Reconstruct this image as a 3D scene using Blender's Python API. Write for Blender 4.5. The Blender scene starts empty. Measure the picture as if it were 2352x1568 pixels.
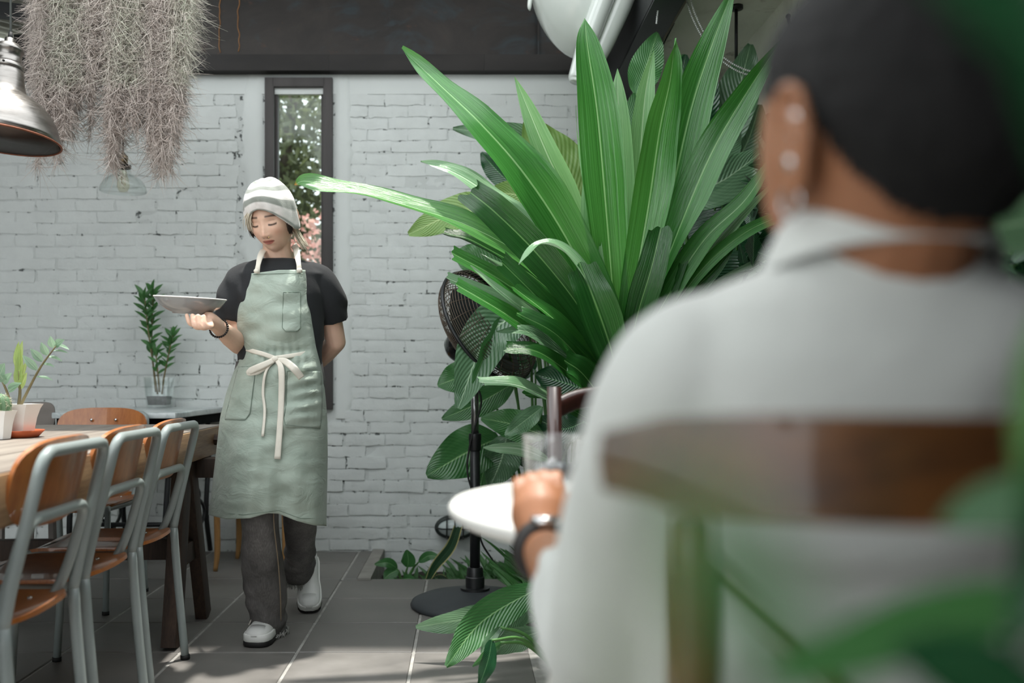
import bpy, bmesh, math, random
import numpy as np
from mathutils import Vector, Matrix, Euler, Quaternion

rng = np.random.default_rng(7)
random.seed(7)
PI = math.pi
SC = bpy.context.scene
COL = SC.collection

# ------------------------------------------------------------------ camera
CAM_H, FPX, VPX, VPY = 0.95, 2166.0, 1066.0, 875.0
cd = bpy.data.cameras.new('camera')
cam = bpy.data.objects.new('camera', cd); COL.objects.link(cam)
cam.location = (0, 0, CAM_H); cam.rotation_euler = (PI/2, 0, 0)
cd.sensor_width = 36.0; cd.lens = FPX/2352*36.0
cd.shift_x = (1176-VPX)/2352; cd.shift_y = (VPY-784)/2352
cd.clip_start = 0.02; cd.clip_end = 200
cd.dof.use_dof = True; cd.dof.focus_distance = 3.36; cd.dof.aperture_fstop = 2.1
SC.camera = cam

# ------------------------------------------------------------------ light
w = bpy.data.worlds.new('sky'); SC.world = w; w.use_nodes = True
bg = w.node_tree.nodes['Background']
bg.inputs[0].default_value = (0.93, 0.98, 1.0, 1); bg.inputs[1].default_value = 2.2
sl = bpy.data.lights.new('sun', 'SUN'); sl.energy = 4.6; sl.angle = math.radians(2.0); sl.color = (1, .965, .9)
sun = bpy.data.objects.new('sun', sl); COL.objects.link(sun)
sun.rotation_euler = Vector((-0.06, -0.13, -1.0)).to_track_quat('-Z', 'Y').to_euler()
SC.view_settings.view_transform = 'Standard'; SC.view_settings.look = 'None'
SC.view_settings.exposure = 0.55; SC.view_settings.gamma = 1.0
SC.view_settings.use_curve_mapping = False

# ------------------------------------------------------------------ helpers
def P(px, py, Y):
    """photograph pixel + real distance from the camera plane -> a point of the place"""
    return np.array(((px-VPX)*Y/FPX, Y, CAM_H-(py-VPY)*Y/FPX))

def hexc(h):
    h = h.lstrip('#'); c = [int(h[i:i+2], 16)/255 for i in (0, 2, 4)]
    return tuple((x/12.92 if x <= .04045 else ((x+.055)/1.055)**2.4) for x in c)

ORG = {}
def empty(name, loc, label, cat, group=None):
    o = bpy.data.objects.new(name, None); COL.objects.link(o)
    o.empty_display_size = .05; o.location = tuple(float(a) for a in loc)
    tag(o, label, cat, group); ORG[o.name] = np.array(loc, float)
    return o

def tag(o, label=None, cat=None, group=None, kind=None):
    if label: o['label'] = label
    if cat: o['category'] = cat
    if group: o['group'] = group
    if kind: o['kind'] = kind
    return o

def mesh(name, V, F, mat=None, smooth=True, uv=None, attr=None):
    V = np.asarray(V, np.float32)
    me = bpy.data.meshes.new(name)
    if isinstance(F, np.ndarray):
        k = F.shape[1]; n = len(F)
        me.vertices.add(len(V)); me.vertices.foreach_set('co', V.ravel())
        me.loops.add(n*k); me.polygons.add(n)
        me.loops.foreach_set('vertex_index', F.astype(np.int32).ravel())
        me.polygons.foreach_set('loop_start', np.arange(0, n*k, k, dtype=np.int32))
        try: me.polygons.foreach_set('loop_total', np.full(n, k, np.int32))
        except Exception: pass
        me.update(calc_edges=True); me.validate()
    else:
        me.from_pydata(V.tolist(), [], [list(map(int, f)) for f in F]); me.update()
    if smooth:
        me.polygons.foreach_set('use_smooth', np.ones(len(me.polygons), bool))
    if uv is not None:
        ul = me.uv_layers.new(name='UVMap')
        li = np.zeros(len(me.loops), np.int32); me.loops.foreach_get('vertex_index', li)
        ul.data.foreach_set('uv', np.asarray(uv, np.float32)[li].ravel())
    if attr is not None:
        a = me.color_attributes.new('tint', 'FLOAT_COLOR', 'POINT')
        c = np.ones((len(V), 4), np.float32); c[:, :3] = attr
        a.data.foreach_set('color', c.ravel())
    if mat is not None: me.materials.append(mat)
    return me

def obj(name, VF, mat, parent=None, smooth=True, uv=None, attr=None, sharp=None):
    V, F = VF[0], VF[1]
    if uv is None and len(VF) > 2: uv = VF[2]
    V = np.asarray(V, float)
    if parent is not None: L = ORG.get(parent.name, np.zeros(3))
    else:
        mn, mx = V.min(0), V.max(0); L = np.array(((mn[0]+mx[0])/2, (mn[1]+mx[1])/2, mn[2]))
    me = mesh(name, V-L, F, mat, smooth, uv, attr)
    if sharp is not None and smooth:
        try: me.set_sharp_from_angle(angle=math.radians(sharp))
        except Exception: pass
    o = bpy.data.objects.new(name, me); COL.objects.link(o)
    ORG[o.name] = L
    if parent is not None: o.parent = parent
    else: o.location = tuple(L)
    return o

def copy_tree(o, parent=None):
    c = o.copy(); COL.objects.link(c); c.parent = parent
    if parent is not None: c.matrix_parent_inverse = o.matrix_parent_inverse
    ORG[c.name] = ORG.get(o.name, np.zeros(3))
    for ch in list(o.children): copy_tree(ch, c)
    return c

def cat(parts):
    Vs, Fs, n = [], [], 0
    for p in parts:
        V, F = p[0], p[1]
        Vs.append(np.asarray(V, float)); Fs += [[int(i)+n for i in f] for f in F]; n += len(V)
    return np.concatenate(Vs), Fs

def crom(pts, n):
    """smooth curve through control rows (any width), n samples"""
    p = np.asarray(pts, float)
    if len(p) < 3:
        t = np.linspace(0, 1, n)[:, None]; return p[0]*(1-t)+p[-1]*t
    q = np.vstack([2*p[0]-p[1], p, 2*p[-1]-p[-2]])
    out = []
    for s in np.linspace(0, len(p)-1, n):
        i = min(int(s), len(p)-2); t = s-i
        a, b, c, d = q[i], q[i+1], q[i+2], q[i+3]
        out.append(.5*((2*b)+(-a+c)*t+(2*a-5*b+4*c-d)*t*t+(-a+3*b-3*c+d)*t**3))
    return np.array(out)

def unit(v):
    v = np.asarray(v, float); return v/(np.linalg.norm(v)+1e-12)

def frames(p, closed=False):
    p = np.asarray(p, float); n = len(p)
    T = np.zeros_like(p)
    for i in range(n):
        a = p[(i-1) % n] if (closed or i > 0) else p[i]
        b = p[(i+1) % n] if (closed or i < n-1) else p[i]
        T[i] = unit(b-a)
    up = np.array((0, 0, 1.)) if abs(T[0][2]) < .9 else np.array((1., 0, 0))
    N = [unit(up-T[0]*up.dot(T[0]))]
    for i in range(1, n):
        v = N[-1]-T[i]*N[-1].dot(T[i]); N.append(unit(v))
    N = np.array(N); return T, N, np.cross(T, N)

def tube(p, r, n=8, closed=False, caps=True, flat=1.0):
    p = np.asarray(p, float); m = len(p)
    R = np.full(m, r, float) if np.isscalar(r) else np.interp(np.linspace(0, 1, m), np.linspace(0, 1, len(r)), r)
    T, N, B = frames(p, closed)
    a = np.linspace(0, 2*PI, n, endpoint=False)
    V = (p[:, None, :] + R[:, None, None]*(np.cos(a)[None, :, None]*N[:, None, :]*flat+np.sin(a)[None, :, None]*B[:, None, :])).reshape(-1, 3)
    F = []
    for i in range(m if closed else m-1):
        j = (i+1) % m
        for k in range(n):
            l = (k+1) % n; F.append([i*n+k, i*n+l, j*n+l, j*n+k])
    if caps and not closed:
        F.append(list(range(n-1, -1, -1))); F.append([(m-1)*n+k for k in range(n)])
    return V, F

def fillet(pts, rad, seg=5):
    """polyline with rounded corners"""
    pts = [np.asarray(p, float) for p in pts]; out = [pts[0]]
    for i in range(1, len(pts)-1):
        a, b, c = pts[i-1], pts[i], pts[i+1]
        r = min(rad, np.linalg.norm(a-b)*.49, np.linalg.norm(c-b)*.49)
        s, e = b+unit(a-b)*r, b+unit(c-b)*r
        for t in np.linspace(0, 1, seg+1): out.append((1-t)**2*s+2*t*(1-t)*b+t*t*e)
    out.append(pts[-1]); return np.array(out)

def lathe(prof, n=32, c=(0, 0, 0), close=False):
    prof = np.asarray(prof, float); m = len(prof)
    a = np.linspace(0, 2*PI, n, endpoint=False)
    V = np.stack([prof[:, 0:1]*np.cos(a), prof[:, 0:1]*np.sin(a), np.repeat(prof[:, 1:2], n, 1)], -1).reshape(-1, 3)+np.asarray(c, float)
    F = []
    for i in range(m if close else m-1):
        j = (i+1) % m
        for k in range(n):
            l = (k+1) % n; F.append([i*n+k, i*n+l, j*n+l, j*n+k])
    if not close:
        if prof[0, 0] > 1e-5: F.append(list(range(n-1, -1, -1)))
        if prof[-1, 0] > 1e-5: F.append([(m-1)*n+k for k in range(n)])
    return V, F

def loft(rings, caps=True):
    rings = [np.asarray(r, float) for r in rings]; n = len(rings[0]); m = len(rings)
    V = np.concatenate(rings); F = []
    for i in range(m-1):
        for k in range(n):
            l = (k+1) % n; F.append([i*n+k, i*n+l, (i+1)*n+l, (i+1)*n+k])
    if caps: F.append(list(range(n-1, -1, -1))); F.append([(m-1)*n+k for k in range(n)])
    return V, F

def grid(A):
    """faces of an (m,n,3) point grid"""
    m, n = A.shape[:2]; i, j = np.meshgrid(np.arange(m-1), np.arange(n-1), indexing='ij')
    a = (i*n+j).ravel(); F = np.stack([a, a+1, a+n+1, a+n], 1)
    return A.reshape(-1, 3), F

def box(x0, x1, y0, y1, z0, z1, bev=0.0, seg=2):
    bm = bmesh.new(); bmesh.ops.create_cube(bm, size=1)
    for v in bm.verts:
        v.co = ((x0+x1)/2+v.co.x*(x1-x0), (y0+y1)/2+v.co.y*(y1-y0), (z0+z1)/2+v.co.z*(z1-z0))
    if bev > 0: bmesh.ops.bevel(bm, geom=bm.edges[:], offset=bev, segments=seg, affect='EDGES', profile=.6)
    bm.verts.index_update(); bm.normal_update()
    V = np.array([v.co[:] for v in bm.verts]); F = [[v.index for v in f.verts] for f in bm.faces]; bm.free()
    return V, F

def beam(a, b, wx, wz, bev=.003, up=(0, 0, 1)):
    """square timber from a to b, section wx (side) by wz"""
    a, b = np.asarray(a, float), np.asarray(b, float); L = np.linalg.norm(b-a); t = unit(b-a)
    s = unit(np.cross(t, up)); u = np.cross(s, t)
    V, F = box(-wx/2, wx/2, 0, L, -wz/2, wz/2, bev)
    return a+V[:, 0:1]*s+V[:, 1:2]*t+V[:, 2:3]*u, F

def ball(c, r, n=16, m=10):
    V, F = [], []
    r = np.ones(3)*r if np.isscalar(r) else np.asarray(r, float)
    for i in range(m+1):
        th = PI*i/m
        for k in range(n):
            ph = 2*PI*k/n; V.append((math.sin(th)*math.cos(ph), math.sin(th)*math.sin(ph), math.cos(th)))
    for i in range(m):
        for k in range(n):
            l = (k+1) % n; F.append([i*n+k, (i+1)*n+k, (i+1)*n+l, i*n+l])
    return np.array(V)*r+np.asarray(c, float), F

def rot(V, R, c=(0, 0, 0)):
    c = np.asarray(c, float); return (np.asarray(V, float)-c) @ np.array(R.to_3x3()).T + c

def organic(parts, voxel, smooth=6, fac=.5):
    """fuse overlapping closed shapes into one continuous skin"""
    V, F = cat(parts); me = mesh('tmp', V, F)
    o = bpy.data.objects.new('tmp', me); COL.objects.link(o)
    md = o.modifiers.new('r', 'REMESH'); md.mode = 'VOXEL'; md.voxel_size = voxel
    if smooth:
        sm = o.modifiers.new('s', 'SMOOTH'); sm.iterations = smooth; sm.factor = fac
    dg = bpy.context.evaluated_depsgraph_get(); e = o.evaluated_get(dg); m2 = e.to_mesh()
    nv = len(m2.vertices); V2 = np.zeros(nv*3, np.float32); m2.vertices.foreach_get('co', V2)
    F2 = np.zeros(len(m2.loops), np.int32); m2.loops.foreach_get('vertex_index', F2)
    tot = np.zeros(len(m2.polygons), np.int32); m2.polygons.foreach_get('loop_total', tot)
    if (tot == 4).all(): F2 = F2.reshape(-1, 4)
    else:
        out, k = [], 0
        for t in tot: out.append(F2[k:k+t].tolist()); k += t
        F2 = out
    e.to_mesh_clear(); bpy.data.objects.remove(o); bpy.data.meshes.remove(me)
    return V2.reshape(-1, 3).astype(float), F2

# smooth value noise for shaping geometry
_NT = np.random.default_rng(3).random((32, 32, 32))
def vnoise(p):
    p = np.asarray(p, float); i = np.floor(p).astype(int); f = p-i; f = f*f*(3-2*f); i %= 32; j = (i+1) % 32
    g = lambda a, b, c: _NT[a, b, c]
    x0, y0, z0 = i[..., 0], i[..., 1], i[..., 2]; x1, y1, z1 = j[..., 0], j[..., 1], j[..., 2]
    fx, fy, fz = f[..., 0], f[..., 1], f[..., 2]
    c00 = g(x0, y0, z0)*(1-fx)+g(x1, y0, z0)*fx; c10 = g(x0, y1, z0)*(1-fx)+g(x1, y1, z0)*fx
    c01 = g(x0, y0, z1)*(1-fx)+g(x1, y0, z1)*fx; c11 = g(x0, y1, z1)*(1-fx)+g(x1, y1, z1)*fx
    return ((c00*(1-fy)+c10*fy)*(1-fz)+(c01*(1-fy)+c11*fy)*fz)*2-1

def sst(a, b, x):
    t = np.clip((x-a)/(b-a), 0, 1); return t*t*(3-2*t)

# ------------------------------------------------------------------ materials
class NT:
    def __init__(s, name):
        s.m = bpy.data.materials.new(name); s.m.use_nodes = True; s.t = s.m.node_tree
        s.b = s.t.nodes['Principled BSDF']; s.out = s.t.nodes['Material Output']
    def n(s, ty, **kw):
        nd = s.t.nodes.new(ty)
        for k, v in kw.items():
            if k in nd.inputs: nd.inputs[k].default_value = v
            else: setattr(nd, k, v)
        return nd
    def l(s, a, b): s.t.links.new(a, b)
    def ramp(s, fac, stops):
        r = s.n('ShaderNodeValToRGB'); e = r.color_ramp.elements
        while len(e) > 1: e.remove(e[-1])
        for i, (p, c) in enumerate(stops):
            x = e[0] if i == 0 else e.new(p); x.position = p; x.color = (*c[:3], 1)
        s.l(fac, r.inputs[0]); return r.outputs[0]
    def math(s, op, a, b=None, c=None):
        m = s.n('ShaderNodeMath', operation=op)
        for i, x in enumerate((a, b, c)):
            if x is None: continue
            if isinstance(x, (int, float)): m.inputs[i].default_value = x
            else: s.l(x, m.inputs[i])
        return m.outputs[0]
    def mix(s, fac, a, b, mode='MIX'):
        m = s.n('ShaderNodeMix', data_type='RGBA', blend_type=mode)
        for i, x in ((0, fac), (6, a), (7, b)):
            if isinstance(x, (int, float)): m.inputs[i].default_value = x
            elif isinstance(x, tuple): m.inputs[i].default_value = (*x[:3], 1)
            else: s.l(x, m.inputs[i])
        return m.outputs[2]
    def coord(s, which='Object', scale=(1, 1, 1)):
        t = s.n('ShaderNodeTexCoord'); mp = s.n('ShaderNodeMapping'); mp.inputs['Scale'].default_value = scale
        s.l(t.outputs[which], mp.inputs[0]); return mp.outputs[0]
    def noise(s, co, scale, detail=4, rough=.55, dist=0):
        n = s.n('ShaderNodeTexNoise', Scale=scale, Detail=detail, Roughness=rough, Distortion=dist)
        s.l(co, n.inputs['Vector']); return n.outputs[0]
    def bump(s, h, strength=.3, dist=.01):
        b = s.n('ShaderNodeBump', Strength=strength, Distance=dist); s.l(h, b.inputs['Height'])
        s.l(b.outputs[0], s.b.inputs['Normal']); return b

def M(name, col, rough=.5, metal=0., var=.12, scale=6., bump=0., bscale=60., bdist=.004, stretch=(1, 1, 1), spec=.5, coat=0., sheen=0., sss=0.):
    k = NT(name); c = hexc(col) if isinstance(col, str) else col
    co = k.coord('Object', stretch); nz = k.noise(co, scale, 5)
    lo = tuple(x*(1-var) for x in c); hi = tuple(min(1, x*(1+var)) for x in c)
    k.l(k.ramp(nz, [(.3, lo), (.7, hi)]), k.b.inputs['Base Color'])
    k.b.inputs['Roughness'].default_value = rough; k.b.inputs['Metallic'].default_value = metal
    k.b.inputs['Specular IOR Level'].default_value = spec; k.b.inputs['Coat Weight'].default_value = coat
    k.b.inputs['Sheen Weight'].default_value = sheen
    if bump: k.bump(k.noise(co, bscale, 4), bump, bdist)
    return k.m

def wood(name, dark, light, rough=.45, axis=1, scale=7., ring=14., bump=.12, coat=0.):
    k = NT(name); st = [1, 1, 1]; st[axis] = .07
    co = k.coord('Object', tuple(st)); n1 = k.noise(co, scale*6, 6, .6, .6); n2 = k.noise(co, ring*14, 3, .5)
    f = k.math('ADD', k.math('MULTIPLY', n1, .7), k.math('MULTIPLY', n2, .3))
    k.l(k.ramp(f, [(.32, hexc(dark)), (.68, hexc(light))]), k.b.inputs['Base Color'])
    k.b.inputs['Roughness'].default_value = rough; k.b.inputs['Coat Weight'].default_value = coat
    k.bump(f, bump, .003); return k.m

def glassmat(name, tint=(1, 1, 1), rough=.0, ior=1.45):
    return pane_mat(name, tuple(.3+.66*x for x in tint), .05)

def pane_mat(name, tint=(.93, .97, .96), boost=.06):
    k = NT(name); tr = k.n('ShaderNodeBsdfTransparent'); tr.inputs[0].default_value = (*tint, 1)
    gl = k.n('ShaderNodeBsdfGlossy'); gl.inputs['Roughness'].default_value = .02
    fr = k.n('ShaderNodeLayerWeight'); fr.inputs[0].default_value = .5; mx = k.n('ShaderNodeMixShader')
    k.l(k.math('MULTIPLY_ADD', k.math('POWER', fr.outputs['Facing'], 4.), .7, boost), mx.inputs[0]); k.l(tr.outputs[0], mx.inputs[1]); k.l(gl.outputs[0], mx.inputs[2])
    k.l(mx.outputs[0], k.out.inputs[0]); return k.m

def leafmat(name, dark, light, rib, veins=0., trans=.35, rough=.36, tcol=None, margin=None, tip=None):
    k = NT(name); uv = k.n('ShaderNodeUVMap'); sp = k.n('ShaderNodeSeparateXYZ'); k.l(uv.outputs[0], sp.inputs[0])
    u, v = sp.outputs[0], sp.outputs[1]; oi = k.n('ShaderNodeObjectInfo')
    au = k.math('ABSOLUTE', k.math('SUBTRACT', u, .5))
    cb = k.n('ShaderNodeCombineXYZ'); k.l(k.math('MULTIPLY', u, 26), cb.inputs[0]); k.l(k.math('MULTIPLY', v, 1.6), cb.inputs[1]); k.l(k.math('MULTIPLY', oi.outputs['Random'], 40), cb.inputs[2])
    st = k.noise(cb.outputs[0], 1.0, 4, .6)
    c = k.ramp(st, [(.3, hexc(dark)), (.72, hexc(light))])
    hgt = st
    if veins:
        ph = k.math('SUBTRACT', k.math('MULTIPLY', v, veins), k.math('MULTIPLY', au, veins*.55))
        wv = k.math('SINE', k.math('MULTIPLY', ph, 6.283)); w1 = k.math('MULTIPLY_ADD', wv, .5, .5)
        c = k.mix(k.math('MULTIPLY', k.math('POWER', w1, 5.), .16), c, hexc(rib))
        hgt = k.math('ADD', k.math('MULTIPLY', w1, 1.2), k.math('MULTIPLY', st, .4))
    c = k.mix(k.math('MULTIPLY', oi.outputs['Random'], .45), c, tuple(x*.62 for x in hexc(dark)))
    c = k.mix(k.math('LESS_THAN', au, .018), c, hexc(rib))
    if margin: c = k.mix(k.math('GREATER_THAN', au, .40), c, hexc(margin))
    if tip: c = k.mix(k.math('SMOOTH_MIN', k.math('MULTIPLY', k.math('MAXIMUM', k.math('SUBTRACT', v, .955), 0), 25), 1, .05), c, hexc(tip))
    k.l(c, k.b.inputs['Base Color']); k.b.inputs['Roughness'].default_value = rough
    k.b.inputs['Specular IOR Level'].default_value = .8
    bp = k.bump(hgt, .4 if not veins else .32, .006)
    tl = k.n('ShaderNodeBsdfTranslucent'); k.l(bp.outputs[0], tl.inputs['Normal'])
    tc = hexc(tcol) if tcol else tuple(min(1, x*1.9) for x in hexc(light))
    k.l(k.mix(.5, c, tc), tl.inputs[0])
    mx = k.n('ShaderNodeMixShader'); mx.inputs[0].default_value = trans
    k.l(k.b.outputs[0], mx.inputs[1]); k.l(tl.outputs[0], mx.inputs[2]); k.l(mx.outputs[0], k.out.inputs[0])
    return k.m

def tintmat(name, rough=.5, sss=.0, bump=0., bscale=300., spec=.4):
    """colour comes from the mesh's own tint (lips, brows, stripes...)"""
    k = NT(name); a = k.n('ShaderNodeAttribute', attribute_name='tint'); co = k.coord('Object')
    nz = k.noise(co, 40, 3); c = k.mix(k.math('MULTIPLY', nz, .14), a.outputs[0], (.35, .2, .14))
    k.l(c, k.b.inputs['Base Color']); k.b.inputs['Roughness'].default_value = rough
    k.b.inputs['Specular IOR Level'].default_value = spec
    if sss:
        k.b.inputs['Subsurface Weight'].default_value = sss; k.b.inputs['Subsurface Radius'].default_value = (1, .35, .2)
        k.b.inputs['Subsurface Scale'].default_value = .006
    if bump: k.bump(k.noise(co, bscale, 3), bump, .002)
    return k.m
# ================================================================== STRUCTURE
WY = 5.28                      # face of the brick wall
def wX(px): return (px-VPX)*WY/FPX
def wZ(py): return CAM_H-(py-VPY)*WY/FPX

# painted brick: chalky white paint, near-black blotches painted as the shade in mortar holes
def paint(name, col, pits):
    k = NT(name); co = k.coord('Object'); oi = k.n('ShaderNodeObjectInfo'); g = k.n('ShaderNodeNewGeometry')
    n1 = k.noise(g.outputs['Position'], 9, 5, .6); n2 = k.noise(g.outputs['Position'], 120, 4, .6); n3 = k.noise(g.outputs['Position'], 26, 4, .65, .4)
    c = hexc(col)
    cc = k.ramp(n1, [(.25, tuple(x*.93 for x in c)), (.75, tuple(x*1.05 for x in c))])
    cc = k.mix(k.math('MULTIPLY', oi.outputs['Random'], .10), cc, (.42, .44, .43))
    cc = k.mix(k.math('MULTIPLY', k.math('GREATER_THAN', n3, pits), .9), cc, (.012, .018, .016))
    k.l(cc, k.b.inputs['Base Color']); k.b.inputs['Roughness'].default_value = .62
    k.bump(k.math('ADD', k.math('MULTIPLY', n2, .4), n3), .5, .006); return k.m
m_brick = paint('white_painted_brick', '#d0d4d2', .83)
m_mortar = paint('white_painted_mortar', '#c4c8c6', .60)
m_plaster = M('smooth_white_plaster', '#d0d4d2', .6, var=.04, scale=3, bump=.12, bscale=40)

x_l, x_r, z_b, z_t = wX(610), wX(765), wZ(940), wZ(181)      # window opening
WT = 2.664
wall = obj('wall_back', cat([box(-4.2, x_l, WY+.0015, WY+.25, -.35, WT), box(x_r, 1.6, WY+.0015, WY+.25, -.35, WT),
                             box(x_l, x_r, WY+.0015, WY+.25, -.35, z_b), box(x_l, x_r, WY+.0015, WY+.25, z_t, WT)]), m_mortar, smooth=False)
tag(wall, 'white painted brick wall at the back of the courtyard', kind='structure')
def plaster_strip(xa, xb, za, zb, seed):
    n, m = 6, 50; A = np.zeros((m, n, 3)); r = np.random.default_rng(seed)
    zz = np.linspace(za, zb, m)
    ja, jb = r.normal(0, .012, m), r.normal(0, .012, m)
    for i in range(m):
        xs = np.linspace(xa+(ja[i] if seed % 2 else 0), xb+(jb[i] if not seed % 2 else 0), n)
        A[i, :, 0] = xs; A[i, :, 1] = WY-.006; A[i, :, 2] = zz[i]
    A[:, 0, 1] += .02; A[:, -1, 1] += .02
    return grid(A)
obj('plaster_strip', plaster_strip(wX(553), x_l+.003, .72, WT, 1), m_plaster, wall)
obj('plaster_strip', plaster_strip(x_r-.003, wX(815), .74, WT, 2), m_plaster, wall)
obj('plaster_band', box(-4.2, 1.6, WY-.004, WY+.02, 2.555, WT), m_plaster, wall, smooth=False)

# bricks: eight shared shapes, laid course by course
BW, BH, PITCH_X, PITCH_Z = .2170, .0600, .2245, .0655
def brick_mesh(seed, w=BW):
    r = np.random.default_rng(seed); n, m = 7, 4
    A = np.zeros((m, n, 3)); xs = np.linspace(-w/2, w/2, n); zs = np.linspace(0, BH, m)
    for i in range(m):
        for j in range(n):
            e = (i in (0, m-1)) or (j in (0, n-1))
            A[i, j] = (xs[j]+r.normal(0, .0030), -.0034+r.normal(0, .0009)+(.0009 if e else 0), zs[i]+r.normal(0, .0026))
    V, F = grid(A); F = F.tolist(); k = len(V)
    ring = [j for j in range(n)]+[i*n+n-1 for i in range(1, m)]+[(m-1)*n+j for j in range(n-2, -1, -1)]+[i*n for i in range(m-2, 0, -1)]
    B = V[ring].copy(); B[:, 1] = .012; V = np.vstack([V, B])
    for q in range(len(ring)):
        q2 = (q+1) % len(ring); F.append([ring[q2], ring[q], k+q, k+q2])
    return V, F
shapes = [brick_mesh(s) for s in range(8)]; halves = [brick_mesh(50+s, BW*.48) for s in range(3)]
bmeshes = [mesh('brick', *s, m_brick) for s in shapes]; hmeshes = [mesh('half_brick', *s, m_brick) for s in halves]
for q_ in bmeshes+hmeshes: q_.set_sharp_from_angle(angle=math.radians(35))
spots = []
r_ = np.random.default_rng(11)
for row in range(-2, 40):
    z = .004+row*PITCH_Z
    if z > wZ(203)-.05: continue
    for side, (xa, xb) in enumerate(((-3.4, wX(570)), (wX(798), 1.35))):
        if side == 1 and z+BH < .735: xa = x_l-.1
        off = (row % 2)*PITCH_X/2+r_.uniform(-.02, .02)
        x = xa+PITCH_X/2-(PITCH_X if off > .05 else 0)+off
        while x < xb+.02:
            lo, hi = x-BW/2, x+BW/2
            if lo >= xa-.02 and hi <= xb+.02: spots.append((x+r_.normal(0, .004), z+r_.normal(0, .0025), 0, side))
            elif hi <= xb+.02 and hi-BW*.48 >= xa-.02: spots.append((hi-BW*.24, z, 1, side))
            elif lo >= xa-.02 and lo+BW*.48 <= xb+.02: spots.append((lo+BW*.24, z, 1, side))
            x += PITCH_X
def pixel(x, z): return VPX+x*FPX/WY, VPY-(z-CAM_H)*FPX/WY
def rank(s):
    px, py = pixel(s[0], s[1]); seen = (s[3] == 1 and 765 < px < 1010 and 200 < py < 1270) or (s[3] == 0 and 0 < px < 560 and 190 < py < 930)
    hid = (s[3] == 0 and 75 < px < 440 and py < 330)
    return (0 if seen and not hid and s[2] == 0 else 1, random.random())
spots.sort(key=rank); rest = []
for i, (x, z, half, side) in enumerate(spots):
    dy = r_.normal(0, .0014 if z > 1.0 else .0026)+(.0008 if z > 1.0 else -.0022); rz = r_.normal(0, .009); ry = r_.normal(0, .012)
    rough = 1.0 if z < 1.1 else .72
    if i < 300:
        o = bpy.data.objects.new('brick', (hmeshes if half else bmeshes)[r_.integers(0, 3 if half else 8)])
        COL.objects.link(o); o.parent = wall
        o.location = Vector((x, WY+dy, z))-Vector(ORG[wall.name]); o.rotation_euler = (0, ry*rough, rz*rough)
    else:
        V, F = (halves if half else shapes)[r_.integers(0, 3 if half else 8)]
        V = rot(V, Euler((0, ry, rz)).to_matrix()); rest.append((V+np.array((x, WY+dy, z)), F))
tag(obj('brick_courses', cat(rest), m_brick, wall, sharp=35), kind='stuff')

# ---- window
m_frame = M('weathered_dark_timber', '#3c3837', .6, var=.3, scale=14, stretch=(1, 1, .12), bump=.3, bscale=50)
win = empty('window_1', (wX(687), WY, z_b), 'tall narrow window in a dark timber frame set in the brick wall', None)
del win['label']; tag(win, 'tall narrow window in a dark timber frame set in the brick wall', kind='structure')
fw = .052
for nm, b in (('window_frame', box(x_l, x_l+fw, WY-.03, WY+.09, z_b, z_t, .004)), ('window_frame', box(x_r-fw, x_r, WY-.03, WY+.09, z_b, z_t, .004)),
              ('window_frame', box(x_l+fw-.01, x_r-fw+.01, WY-.03, WY+.09, z_t-fw, z_t, .004)), ('window_frame', box(x_l+fw-.01, x_r-fw+.01, WY-.04, WY+.09, z_b, z_b+.07, .004))):
    obj(nm, b, m_frame, win, sharp=40)
bead = .016
obj('glazing_bead', cat([box(x_l+fw-.002, x_l+fw+bead, WY+.005, WY+.05, z_b+.06, z_t-fw+.002, .003), box(x_r-fw-bead, x_r-fw+.002, WY+.005, WY+.05, z_b+.06, z_t-fw+.002, .003),
                         box(x_l+fw, x_r-fw, WY+.005, WY+.05, z_t-fw-bead, z_t-fw+.002, .003)]), m_frame, win, sharp=40)
obj('pane', box(x_l+fw, x_r-fw, WY+.03, WY+.036, z_b+.06, z_t-fw), pane_mat('window_glass', (.84, .89, .87), .03), win, smooth=False)

# ---- steel beam over the wall
def rustmat():
    k = NT('rusted_steel'); g = k.n('ShaderNodeNewGeometry'); mp = k.n('ShaderNodeMapping'); mp.inputs['Scale'].default_value = (1, 1, 1.6); k.l(g.outputs['Position'], mp.inputs[0])
    a = k.noise(mp.outputs[0], 2.6, 8, .68, .6); b = k.noise(mp.outputs[0], 9, 8, .7); d = k.noise(mp.outputs[0], 3.7, 6, .6, 1.)
    c = k.ramp(a, [(.3, hexc('#14110f')), (.5, hexc('#211c19')), (.7, hexc('#2f2925'))])
    c = k.mix(k.ramp(d, [(.54, (0, 0, 0)), (.68, (.7, .7, .7))]), c, hexc('#28343a'))
    c = k.mix(k.ramp(b, [(.62, (0, 0, 0)), (.74, (.8, .8, .8))]), c, hexc('#4a2c1a'))
    k.l(c, k.b.inputs['Base Color']); k.b.inputs['Roughness'].default_value = .55; k.b.inputs['Metallic'].default_value = .25
    k.bump(b, .25, .004); return k.m
m_rust = rustmat(); m_black = M('black_painted_steel', '#191a1c', .5, var=.25, scale=5, bump=.1, bscale=40)
m_greysteel = M('weathered_grey_steel', '#262322', .75, var=.35, scale=7, bump=.2, bscale=30, stretch=(.3, 1, 1))
bm_ = empty('trim_1', (-.8, WY-.1, WT), 'rusted steel girder running above the brick wall', None); bm_['kind'] = 'structure'
obj('web_plate', box(-2.3, .86, WY-.02, WY+.02, WT+.01, 3.45), m_rust, bm_, smooth=False)
for a, b in ((-2.35, wX(760)), (wX(760), wX(1112)), (wX(1112), .86)):
    obj('flange', box(a, b, WY-.075, WY+.05, WT, wZ(135), .0015), m_greysteel, bm_, sharp=40)
obj('stiffener', box(wX(1233), wX(1237), WY-.05, WY, wZ(133), 3.45), m_rust, bm_, smooth=False)
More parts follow.
